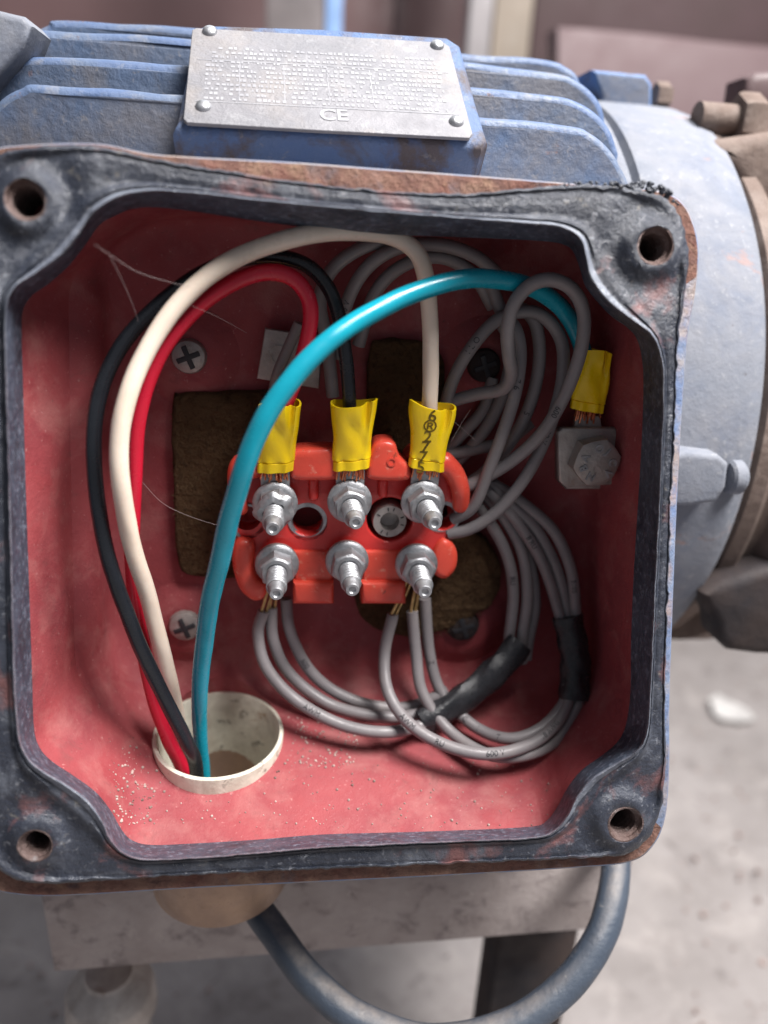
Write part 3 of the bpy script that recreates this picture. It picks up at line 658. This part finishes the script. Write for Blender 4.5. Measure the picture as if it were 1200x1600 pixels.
part('mould_mark', vlathe([(.055, 0), (.085, 0), (.085, .012), (.055, .012)], G(612, 722, BG+.345), 20, closed=True), M['rib'], blk)
barrier([(694, 722), (710, 740), (719, 764), (720, 788, -.1)], 17, rt=14)
bar_shape([(362, 862), (372, 846), (392, 848), (398, 862), (396, 890), (402, 908), (416, 916), (414, 936), (396, 942), (376, 926), (364, 896)], BG+.22, .6, .14)
bar_shape([(676, 866), (690, 845), (706, 848), (716, 866), (714, 890), (700, 906), (684, 904), (675, 890)], BG+.12, .5, .13)
for xa, xb in ((459, 521), (566, 634)):
    bar_block(xa, 862, xb, 944, BG+.10, .55, .09)
    bar_block(xa-1, 912, xb+1, 946, BG+.26, .5, .11)
for x, y0, y1 in ((490, 752, 775), (598, 752, 770)):       # moulded ribs
    part('moulded_rib', tube(resample([G(x, y0, BG+.02), G(x, y1, BG+.02)], .08), .10, 12, True), M['block'], blk)
for x, y, r in ((386, 810, 31), (480, 812, 32), (690, 806, 28)):
    p = G(x, y, BG-.12); R = sc(p, r)
    part('eyelet', vlathe([(R*.72, 0), (R, 0), (R*1.02, .06), (R*.98, .12), (R*.78, .12), (R*.72, .06)], p, 32, closed=True), M['metal'], blk)
# socket screw holding the block
p = G(608, 812, BG-.1); R = sc(p, 27)
ss = part('block_screw', vlathe([(R, -.3), (R, .06), (R*.95, .1), (R*.56, .1), (R*.54, .0), (R*.50, -.12), (.01, -.14)], p, 36), M['dullmetal'], blk)
for an in (75, 100, 20, 150, 235, 262, 345):
    a = math.radians(an); c = p+V((math.cos(a)*R*.76, -.105, math.sin(a)*R*.76)); d = V((math.cos(a), 0, math.sin(a)))
    part('stamped_mark', bbox(c, d*(R*.10), V((0, .006, 0)), V((-d.z, 0, d.x))*(R*.03), 0), M['ink'], ss)
# studs and flange nuts (shared meshes)
def stud_mesh():
    pr = [(.165, -.4)]; h = -.05
    while h < .98: pr += [(.160, h), (.188, h+.028), (.188, h+.05), (.160, h+.075)]; h += .098
    pr += [(.160, h), (.135, h+.04), (.130, h+.18), (.112, h+.22), (.07, h+.22), (.05, h+.19), (.004, h+.185)]
    g = vlathe(pr, V((0, 0, 0)), 24)
    mi_ = [1 if a[0] == .160 and b[0] == .160 else 0 for a, b in zip(pr, pr[1:]) for _ in range(24)]+[0, 0]
    return g, mi_
def nut_mesh():
    fl = vlathe([(.21, 0), (.40, 0), (.412, .02), (.412, .05), (.40, .065), (.345, .10), (.21, .12)], V((0, 0, 0)), 40)
    rings = []
    for (r, h, m) in ((.335, .04, 1), (.335, .09, 1), (.335, .36, 1), (.325, .40, .75), (.275, .43, 0), (.205, .43, 0), (.188, .39, 0)):
        rg = []
        for k in range(48):
            an = 2*math.pi*k/48; q = (an % (math.pi/3))-math.pi/6
            hexr = math.cos(math.pi/6)/math.cos(q)
            rr = r*(hexr*m+(1-m)*.95); rg.append(V((math.cos(an)*rr, -h, math.sin(an)*rr)))
        rings.append(rg)
    return merge(fl, loft(rings, cap0=True))
_sg, _smi = stud_mesh(); SM = mesh('stud', *_sg, [M['metal'], M['groove']], _smi); NM = mesh('nut', *nut_mesh(), M['metal'], angle=30)
STUDS = [(430, 785), (546, 782), (660, 783), (433, 880), (542, 875), (650, 880)]
NG = BG+.24
random.seed(3)
for i, (x, y) in enumerate(STUDS):
    p = G(x, y, NG if i < 3 else NG-.06)
    s = bpy.data.objects.new('stud', SM); s.location = (p+V((0, -.02, 0))-org(blk))*S; lk(s, blk)
    s.rotation_euler = (random.uniform(-.03, .03), random.uniform(0, 6), random.uniform(-.03, .03))
    s.scale = (1, random.uniform(.94, 1.06), 1)
    n = bpy.data.objects.new('nut', NM); lk(n, s); n.rotation_euler = (0, random.uniform(0, 1), 0)
    wsh = vlathe([(.18, 0), (.40, 0), (.40, .045), (.18, .045)], V((0, .06, 0)), 32, closed=True)
    w_ = bpy.data.objects.new('washer', mesh('washer', *wsh, M['dullmetal'])); lk(w_, s)
    if i == 0:       # tinned lump around the first stud
        rg = lathe([(.17, -.02), (.33, .0), (.33, .12), (.26, .2), (.17, .22)], V((0, -.30, 0)), V((0, -1, 0)), 36, wob=.25, seed=2, closed=True)
        t_ = bpy.data.objects.new('solder_collar', mesh('solder_collar', *rg, M['metal'])); lk(t_, s)

# ------------------------------------------------------------------ wires
def gpath(pts, step=.07): return resample(catmull([G(*p) for p in pts], False, 10), step)
def wrap_text(path, r, s0, t, size, flip=False):
    L = [0]
    for a, b in zip(path, path[1:]): L.append(L[-1]+(b-a).length)
    g = text2d(t, size, .002, .0); out = []
    for q in g[0]:
        s = s0*L[-1]+(-q[0] if flip else q[0]); yy = -q[1] if flip else q[1]
        s = max(0.001, min(L[-1]-.001, s)); j = 0
        while L[j+1] < s: j += 1
        P = path[j].lerp(path[j+1], (s-L[j])/(L[j+1]-L[j]))
        T = (path[min(j+2, len(path)-1)]-path[max(j-1, 0)]).normalized()
        v = (CAM-P).normalized(); n = (v-T*v.dot(T)).normalized(); b = n.cross(T)
        ph = yy/r; out.append(P+(n*math.cos(ph)+b*math.sin(ph))*(r+.004+q[2]))
    return out, g[1]
def sleeve(top, bot, wt, wb, seed, gtop, gbot, plain=False):
    """flattened vinyl sleeve with an open flared mouth; pixel ends (x,y), widths in pixels"""
    A, B = G(*top, gtop), G(*bot, gbot); n = 40; rings = []
    ax = (A-B); Lh = ax.length; axn = ax.normalized(); sx = V((1, 0, 0)); sx = (sx-axn*sx.dot(axn)).normalized(); sy = axn.cross(sx)
    if sy.y > 0: sy = -sy                     # sy towards the camera
    def ring(t, inset=0.0):
        w = sc(A, (wb+(wt-wb)*smooth(.4, 1, t)+1.5*math.sin(t*7+seed)))/2
        dp = .15+.10*smooth(.1, .9, t)
        if t < .16: w *= .97
        rg = []
        for k in range(n):
            an = 2*math.pi*k/n; c, s = math.cos(an), math.sin(an)
            px_ = math.copysign(abs(c)**.75, c)*(w-inset); py_ = math.copysign(abs(s)**.8, s)*(dp-inset)
            cre = (math.exp(-((c-.50)/.17)**2)*smooth(.3, .95, t)*.62+.25*(0 if plain else 1)*math.exp(-((c-(.9-1.3*t))/.22)**2)*smooth(.15, .4, t)*smooth(.9, .6, t))*max(0, s)    # pinched fold on the front right
            py_ -= cre*dp*1.15*(1-inset*1.5)
            if t < .2: py_ += .02*math.sin(c*9+seed)
            P = B+axn*(t*Lh+.05*c*math.sin(seed*2)+ (.035*math.sin(an*2+seed) if t > .9 else 0))+sx*px_+sy*py_
            P += (sx*noise.noise(P*3+V((seed, 0, 0)))+sy*noise.noise(P*3+V((0, seed, 0))))*.018
            rg.append(P)
        return rg
    for t in (0, .01, .05, .1, .145, .155, .165, .2, .3, .4, .5, .6, .7, .8, .9, .96, .99, 1.0): rings.append(ring(t, .02 if t in (0, .155) else 0))
    for t in (1.0, .97, .85, .6): rings.append(ring(t, .035))
    return loft(rings, cap0=True, cap1=True), A, B, axn, sx, sy
def ring_lug(p, toward, r=.40, w=.26):
    """flat ring tongue lying on the stud at p, tongue reaching toward the sleeve"""
    o = [(math.cos(a)*r, math.sin(a)*r) for a in [math.radians(k) for k in range(0, 360, 12)]]
    h = [(math.cos(a)*.18, math.sin(a)*.18) for a in [math.radians(k) for k in range(0, 360, 20)]]
    g = plate2d([o, h], .035, .012, 1); a = [V((p.x+v[0], p.y-v[2], p.z+v[1])) for v in g[0]]
    d = toward-p; ln = d.length; d.normalize(); sd = V((d.z, 0, -d.x)).normalized()
    tg_ = bbox(p+d*(ln*.5+.1), d*(ln*.5-.05), sd*w, V((0, .034, 0)), .015)
    return merge((a, g[1]), tg_)
def strands(A, d, sx, wid, seed, n=16, ln=.22):
    random.seed(seed); gs = []
    for k in range(n):
        x = (k/(n-1)-.5)*wid*2+random.uniform(-.02, .02); a = A+sx*x+V((0, -.03-random.uniform(0, .05), 0))
        b = a-d*(ln+random.uniform(-.08, .06))+sx*random.uniform(-.04, .05); gs.append(tube([a, a.lerp(b, .5)+V((0, -.015, 0)), b], .017, 5))
    return merge(*gs)
def supply(name, pts, rad, m, label, sl, stud, seed, taper=None, printed=False):
    base_ = G(*pts[0]); t = thing(name, label, 'wire', tuple(base_), 'supply wires from the conduit')
    path = gpath(pts)
    path = [q+V((noise.noise(q*.9+V((seed*9, 0, 0))), noise.noise(q*.9+V((0, seed*9, 0))), noise.noise(q*.9+V((0, 0, seed*9)))))*.02 for q in path]
    part('insulation', tube(path, rad, 20, wob=.05, seed=seed), m, t)
    (top, bot, wt, wb, gt, gb) = sl
    g, A, B, axn, sx, sy = sleeve(top, bot, wt, wb, seed, gt, gb, printed)
    s_ = part('vinyl_sleeve', g, M['yellow'], t, 'yellow vinyl crimp sleeve')
    w = sc(B, wb)/2
    part('copper_strands', strands(B+axn*.05, axn, sx, w*.62, seed), M['copper'], t)
    if stud is not None: part('ring_lug', ring_lug(stud, B+V((0, .02, 0))), M['metal'], t)
    if printed:
        gs = []
        for k, ch in enumerate(('6', '\u00ae', '2', '7', '7', '5')):
            tt = .88-.165*k; q = text2d(ch, .31, .002, .004)
            c = B+axn*(tt*(A-B).length)
            for v in [0]:
                gs.append(([c+sx*(v_[0]-.03-.02*k)+axn*v_[1]+sy*(.30*(.5+.5*tt)+.0) for v_ in q[0]], q[1]))
        # press the print onto the sleeve surface
        from mathutils.bvhtree import BVHTree
        bv = BVHTree.FromPolygons([tuple(v) for v in g[0]], g[1])
        mg = merge(*gs); vv = []
        for v in mg[0]:
            hit = bv.ray_cast(v+sy*.6, -sy)
            vv.append((hit[0]+sy*.006) if hit[0] is not None else v)
        part('sleeve_print', (vv, mg[1]), M['brownink'], s_, smooth=False)
    return t
lug_g = NG+.0
st = [G(x, y, NG-.05) for x, y in STUDS]
supply('supply_wire', [(306, 1260, 2.0), (306, 1195, 2.2), (292, 1160, 2.3), (262, 1100, 2.35), (215, 1000, 2.4), (172, 880, 2.35), (152, 780, 2.25), (146, 700, 2.1), (154, 620, 1.9), (184, 552, 1.7), (232, 492, 1.5), (290, 443, 1.3), (352, 412, 1.15), (420, 400, 1.1), (475, 412, 1.1), (512, 448, 1.1), (531, 500, 1.1), (540, 560, 1.1), (545, 620, 1.1), (548, 680, 1.05)],
       lambda t: .132-.012*t, M['blackw'], 'black supply wire looping left, leading to the middle yellow sleeve', ((553, 628), (548, 732), 72, 62, 1.15, 1.08), st[1], 1.0)
supply('supply_wire', [(300, 1260, 1.5), (285, 1180, 1.55), (273, 1100, 1.65), (262, 1050, 1.8), (236, 950, 2.0), (206, 850, 2.3), (190, 760, 2.5), (188, 690, 2.5), (200, 620, 2.4), (228, 550, 2.2), (272, 482, 2.0), (332, 425, 1.8), (402, 388, 1.6), (480, 368, 1.5), (550, 362, 1.4), (610, 368, 1.35), (648, 392, 1.3), (664, 430, 1.25), (672, 500, 1.2), (673, 570, 1.15), (672, 625, 1.12), (671, 680, 1.05)],
       lambda t: .150-.008*t, M['white'], 'ivory supply wire arching to the right yellow sleeve', ((676, 632), (666, 732), 74, 60, 1.15, 1.08), st[2], 2.3, printed=True)
supply('supply_wire', [(300, 1265, 1.9), (285, 1200, 1.85), (262, 1150, 1.8), (238, 1080, 1.7), (215, 960, 1.7), (207, 850, 1.8), (209, 750, 1.9), (216, 650, 1.9), (236, 580, 1.85), (272, 520, 1.7), (332, 460, 1.5), (400, 428, 1.4), (450, 431, 1.35), (480, 460, 1.35), (486, 500, 1.3), (472, 560, 1.2), (455, 610, 1.12), (442, 645, 1.1), (436, 690, 1.05)],
       lambda t: .138-.008*t, M['redw'], 'crimson supply wire looping under the ivory wire to the left sleeve', ((437, 630), (430, 736), 68, 60, 1.15, 1.08), st[0], 3.6)
GL = G(920, 705, .95)
supply('supply_wire', [(322, 1280, 1.5), (318, 1200, 1.7), (311, 1110, 2.0), (322, 980, 2.4), (344, 870, 2.8), (372, 760, 3.05), (405, 670, 3.1), (450, 600, 3.0), (510, 538, 2.75), (580, 490, 2.4), (655, 455, 2.05), (735, 434, 1.7), (800, 440, 1.4), (850, 460, 1.15), (885, 492, .95), (908, 540, .85), (920, 590, .85)],
       lambda t: .118+.045*smooth(0, .35, t)-.012*smooth(.5, 1, t), M['teal'], 'teal earth wire arching in front of all others to the right lug', ((930, 548), (916, 642), 52, 58, .9, .95), None, 5.1)

# earth lug at the right
el = thing('earth_terminal', 'square steel clamp with stamped hex bolt on the right', 'terminal', tuple(G(920, 765, .6)))
part('stand_off', plateY([[(885, 680), (965, 680), (965, 765), (885, 765)]], .72, .74, .05, smooth=False), M['dullmetal'], el)
part('lug_tongue', plateY([[(900, 650), (938, 650), (944, 690), (894, 690)]], .98, .12, .02, smooth=False), M['dullmetal'], el)
part('clamp_plate', plateY([[(880, 669), (962, 669), (966, 676), (966, 752), (958, 758), (884, 762), (874, 752), (872, 676)]], 1.16, .16, .04, smooth=False), M['dullmetal'], el)
p = G(924, 716, 1.17); rings = []
for (r, h, m) in ((.46, 0, 1), (.47, .05, 1), (.47, .26, 1), (.46, .30, .5), (.385, .335, 0), (.02, .335, 0)):
    rg = []
    for k in range(48):
        an = 2*math.pi*k/48; q = (an % (math.pi/3))-math.pi/6; hx = math.cos(math.pi/6)/math.cos(q)
        rr = r*(hx*m+(1-m)*.93); rg.append(p+V((math.cos(an+.25)*rr, -h, math.sin(an+.25)*rr)))
    rings.append(rg)
bh = part('bolt_head', loft(rings, cap0=True, cap1=True), M['dullmetal'], el)
for ch, an in (('O', 95), ('J', 55), ('C', 5), ('V', -40), ('N', -112), ('B', -160), ('A', 160)):
    a = math.radians(an); g = text2d(ch, .20, .02, .008); c = p+V((math.cos(a)*.27, -.337, math.sin(a)*.27)); ro_ = a-math.pi/2
    part('stamped_letter', ([c+V((v[0]*math.cos(ro_)-v[1]*math.sin(ro_), -v[2], v[0]*math.sin(ro_)+v[1]*math.cos(ro_))) for v in g[0]], g[1]), M['metal'], bh, smooth=False)

# grey winding leads
GR = .118
def lead(pts, label, r=GR, texts=(), copper=None, grp='grey winding leads'):
    t = thing('winding_lead', label, 'wire', tuple(G(*pts[0])), grp); path = gpath(pts)
    part('insulation', tube(path, r, 14), M['grey'], t)
    for (s0, tx, flip) in texts: part('wire_print', wrap_text(path, r, s0, tx, r*1.25, flip), M['ink'], t, smooth=False)
    if copper: 
        cp = gpath(copper); gs = [tube([q+V((dx, dx*.5, 0)) for q in cp], .035, 8) for dx in (-.05, .05)]
        part('bare_copper', merge(*gs), M['brass'], t)
    return t
# three from the lower left stud
lead([(412, 955, .75), (403, 990, .8), (416, 1042, 1.05), (460, 1092, 1.35), (530, 1131, 1.7), (600, 1144, 1.85), (660, 1132, 1.6), (700, 1105, 1.4)], 'outermost grey lead sweeping right from the lower left stud', texts=[(.45, 'AWM', False)], copper=[(428, 905, .8), (420, 930, .75), (412, 958, .75)])
lead([(424, 950, .65), (427, 1000, .75), (452, 1052, .85), (510, 1098, 1.1), (580, 1118, 1.35), (640, 1118, 1.35), (700, 1095, 1.3)], 'middle grey lead sweeping right from the lower left stud', copper=[(432, 905, .72), (428, 930, .66), (424, 955, .65)])
lead([(447, 935, .6), (453, 985, .65), (480, 1042, .75), (522, 1080, .85), (580, 1102, 1.05), (640, 1104, 1.1), (700, 1080, 1.1)], 'innermost grey lead sweeping right from the lower left stud', texts=[(.3, '600', False)])
# three from the lower right stud
lead([(614, 960, .85), (601, 1020, 1.0), (606, 1080, 1.5), (640, 1131, 2.0), (700, 1166, 2.4), (770, 1178, 2.6), (838, 1158, 2.3), (880, 1115, 1.8), (894, 1070, 1.4)], 'front grey lead curving from the lower right stud to the tape', texts=[(.35, 'AWM', False), (.46, 'RU', False), (.62, '600 V', False), (.82, '18 AWG', False)], copper=[(640, 905, .85), (630, 930, .85), (614, 962, .85)])
lead([(644, 955, .8), (650, 1020, .95), (660, 1082, 1.3), (700, 1140, 1.75), (760, 1178, 2.35), (820, 1180, 2.4), (870, 1155, 2.0), (902, 1100, 1.6), (908, 1070, 1.35)], 'outer grey lead under the curl from the lower right stud', copper=[(655, 905, .82), (650, 930, .8), (645, 958, .8)])
lead([(664, 935, .7), (671, 1020, .8), (690, 1082, 1.1), (740, 1134, 1.6), (795, 1154, 2.0), (845, 1138, 1.95), (880, 1100, 1.6), (886, 1070, 1.4)], 'inner grey lead with lettering curling from the lower right stud', texts=[(.25, 'Z', False), (.42, 'N', False), (.5, 'C', False), (.56, 'I', False), (.64, '7', False)])
# upward bundles
lead([(800, 1040, .75), (795, 1005, .7), (802, 930, .65), (793, 870, .6), (765, 815, .55), (735, 775, .4)], 'left grey lead rising from the slanted tape wrap', texts=[(.5, 'RU', True)])
lead([(815, 1035, .8), (815, 1000, .75), (824, 930, .7), (815, 860, .62), (785, 805, .52), (750, 765, .4)], 'middle grey lead rising from the slanted tape wrap')
lead([(822, 1030, .7), (826, 1000, .62), (836, 940, .55), (826, 870, .5), (800, 815, .45), (760, 775, .35)], 'right grey lead rising from the slanted tape wrap', texts=[(.2, '1', True)])
lead([(884, 1000, 1.0), (873, 955, .8), (848, 880, .75), (810, 818, .7), (775, 780, .6), (750, 755, .45)], 'left grey lead rising from the upright tape wrap', texts=[(.6, '8 RU', True)])
lead([(892, 1000, 1.0), (886, 955, .78), (870, 890, .72), (838, 828, .66), (795, 785, .6), (755, 745, .4)], 'middle grey lead rising from the upright tape wrap')
lead([(900, 1000, 1.0), (899, 950, .85), (892, 890, .8), (865, 830, .7), (815, 785, .6), (770, 755, .45)], 'right grey lead rising from the upright tape wrap', texts=[(.3, 'E105', True)])
# coil at the upper right
lead([(700, 834, .75), (735, 826, .85), (775, 800, .95), (818, 750, 1.0), (850, 690, 1.0), (872, 625, 1.0), (880, 575, .95), (876, 530, .85), (850, 495, .8), (815, 487, .8), (770, 505, .75), (725, 560, .7), (702, 610, .6), (694, 650, .5)], 'long grey lead looping behind the coil at upper right', texts=[(.35, '600 V', True), (.82, '1 L O', True)])
lead([(715, 765, .8), (750, 750, .85), (800, 720, 1.05), (848, 675, 1.25), (885, 612, 1.4), (908, 545, 1.5), (912, 490, 1.5), (895, 453, 1.55), (862, 437, 1.6), (828, 446, 1.6), (803, 475, 1.55), (793, 515, 1.5), (795, 555, 1.4), (799, 585, 1.25), (785, 608, 1.0), (745, 616, .7), (700, 628, .5)], 'foremost grey lead curling over the teal wire', texts=[(.28, '600', True)])
lead([(708, 812, .7), (740, 790, .9), (765, 730, 1.0), (788, 670, 1.05), (806, 610, 1.05), (813, 555, .95), (806, 515, .85), (785, 490, .6), (765, 440, .5)], 'straight grey lead crossing the coil from the block end', texts=[(.6, '7 6', True)])
lead([(700, 775, .5), (760, 735, .6), (805, 680, .7), (832, 620, .75), (843, 560, .7), (838, 510, .65), (820, 485, .6), (795, 480, .5)], 'grey lead within the coil, third from its left', texts=[(.5, '5', True)])
lead([(700, 735, .35), (735, 700, .4), (768, 655, .42), (790, 600, .45), (800, 540, .45), (780, 500, .4)], 'dim grey lead at the back of the coil', texts=[])
lead([(690, 715, .3), (720, 680, .32), (755, 640, .32), (770, 590, .3)], 'dim grey lead at the back left of the coil, near the ivory wire')
lead([(700, 712, .45), (750, 700, .45), (790, 690, .45), (830, 660, .42)], 'short grey lead running level behind the coil')
# dark loops near the top
lead([(528, 560, .35), (540, 480, .45), (572, 420, .6), (625, 386, .7), (690, 383, .7), (745, 402, .6), (790, 440, .5)], 'dark grey lead arching under the box top, uppermost', texts=[(.2, '600 V', False)])
lead([(560, 540, .3), (585, 460, .4), (630, 415, .5), (690, 402, .5), (740, 430, .45), (770, 480, .4)], 'dark grey lead arching under the box top, second')
lead([(520, 620, .5), (512, 540, .5), (500, 470, .55), (520, 420, .6), (570, 385, .6), (630, 372, .5)], 'dark grey lead behind the black wire at the top')
lead([(468, 505, .75), (450, 545, .7), (432, 590, .68), (424, 640, .6)], 'short dark grey lead beside the red wire over the tag', r=.10)

# tape wraps
def tape(pts, r, label, flat, fd):
    part('tape_wrap', tube(gpath(pts, .06), lambda t: r*(1+.05*math.sin(t*21)), 28, flat=flat, flatdir=fd, wob=.16), M['tape'], None, label, 'tape', 'tape wraps on the grey leads')
tape([(660, 1130, 1.5), (695, 1110, 1.4), (740, 1080, 1.2), (785, 1040, 1.0), (812, 1004, .8)], .31, 'black tape wrap slanting across the lower leads', .72, V((0, -1, 0)))
tape([(897, 1094, 1.55), (899, 1040, 1.2), (894, 1000, 1.0), (886, 962, .85)], .30, 'black tape wrap standing upright at lower right', .78, V((0, -1, 0)))

# ------------------------------------------------------------------ supply cable under the box
def dpath(pts, step=.12): return resample(catmull([U(*p) for p in pts], False, 10), step)
part('supply_cable', tube(dpath([(362, 1350, 4.5), (392, 1405, 4.2), (430, 1458, 3.8), (484, 1530, 3.2), (560, 1592, 2.8), (670, 1628, 2.8), (790, 1606, 2.9), (880, 1545, 3.1), (935, 1470, 3.4), (957, 1400, 3.9), (962, 1340, 4.6), (955, 1290, 5.6)]), .31, 24, wob=.03), M['cable'], None,
     'thick grey supply cable looping below the terminal box', 'cable')

# ------------------------------------------------------------------ small things: scrap, cobweb, grit
c = UPL(1140, 1110, V((0, 0, FZ+.5)), V((0, 0, 1))); random.seed(2)
o = []
for k in range(16):
    a = 2*math.pi*k/16; r = random.uniform(.55, 1.0); o.append((math.cos(a)*1.5*r, math.sin(a)*1.3*r))
g_ = plate2d([o], .05, .0)
part('paper_scrap', ([c+V((v[0], v[1]*1.3, v[2]+.4*noise.noise(V((v[0], v[1], 0))))) for v in g_[0]], g_[1]), M['paper'], None, 'small torn white paper scrap lying on the concrete floor', 'paper')
ws = []
for pts in ([(148, 382, 3.0), (178, 402, 2.6), (215, 425, 2.3), (270, 442, 2.1), (318, 452, 2.0)], [(172, 400, 2.7), (188, 432, 2.4), (205, 470, 2.1), (216, 502, 1.9)], [(300, 478, 1.9), (340, 495, 1.6), (385, 520, 1.0)],
            [(705, 655, 1.2), (725, 672, 1.0), (745, 690, .9)], [(735, 640, 1.0), (722, 660, 1.0), (705, 690, 1.1)], [(215, 745, 1.9), (260, 790, 1.4), (330, 818, 1.2), (365, 822, 1.1)], [(340, 870, 2.8), (355, 845, 1.9), (362, 822, 1.1)]):
    ws.append(tube(gpath(pts, .12), .002, 5))
cw = thing('cobweb', 'thin cobweb strands stretched across the wires in the box', 'cobweb', tuple(G(330, 820, 1.2)))
for g_ in ws: part('strand', g_, M['web'], cw)
random.seed(8); gs = []
from mathutils.bvhtree import BVHTree
_ig = loft(innr)
_bv = BVHTree.FromPolygons([tuple(v) for v in _ig[0]], _ig[1])
def floorpt(px, py): return _bv.ray_cast(CAM, ray(px, py).normalized())[0]
for k in range(520):
    if k < 120: px, py = random.gauss(205, 22), random.uniform(1150, 1295)
    elif k < 300: px, py = random.uniform(440, 560), random.uniform(1120, 1200)
    else: px, py = random.uniform(180, 860), random.uniform(1190, 1295)
    if math.hypot((px-342)/115, (py-1152)/88) < 1.0 or px < 165: continue
    p = floorpt(px, py)
    if p is None: continue
    p = p+V((0, 0, .008)); r = random.choice((.008, .010, .013, .016, .020, .028))
    gs.append(lathe([(r*.6, -r), (r, 0), (r*.6, r*.7)], p, V((random.uniform(-.5, .5), random.uniform(-.5, .5), 1)), 6, wob=.5, seed=k))
part('grit', merge(*gs), M['grit'], None, 'loose pale grit scattered on the red box floor', 'grit', kind='stuff')

random.seed(21); gs = []
for k in range(150):
    px, py = (random.uniform(1040, 1230), random.uniform(940, 1640)) if k < 90 else (random.uniform(-40, 900), random.uniform(1400, 1640))
    p = UPL(px, py, V((0, 0, FZ)), V((0, 0, 1))); r = random.choice((.05, .06, .08, .1, .15))
    gs.append(lathe([(r*.6, -r*.5), (r, .1*r), (r*.5, r*.6)], p+V((0, 0, .05)), V((random.uniform(-.6, .6), random.uniform(-.6, .6), 1)), 6, wob=.5, seed=k))
part('gravel', merge(*gs), M['grit'], None, 'small loose gravel bits scattered on the concrete floor', 'gravel', kind='stuff')
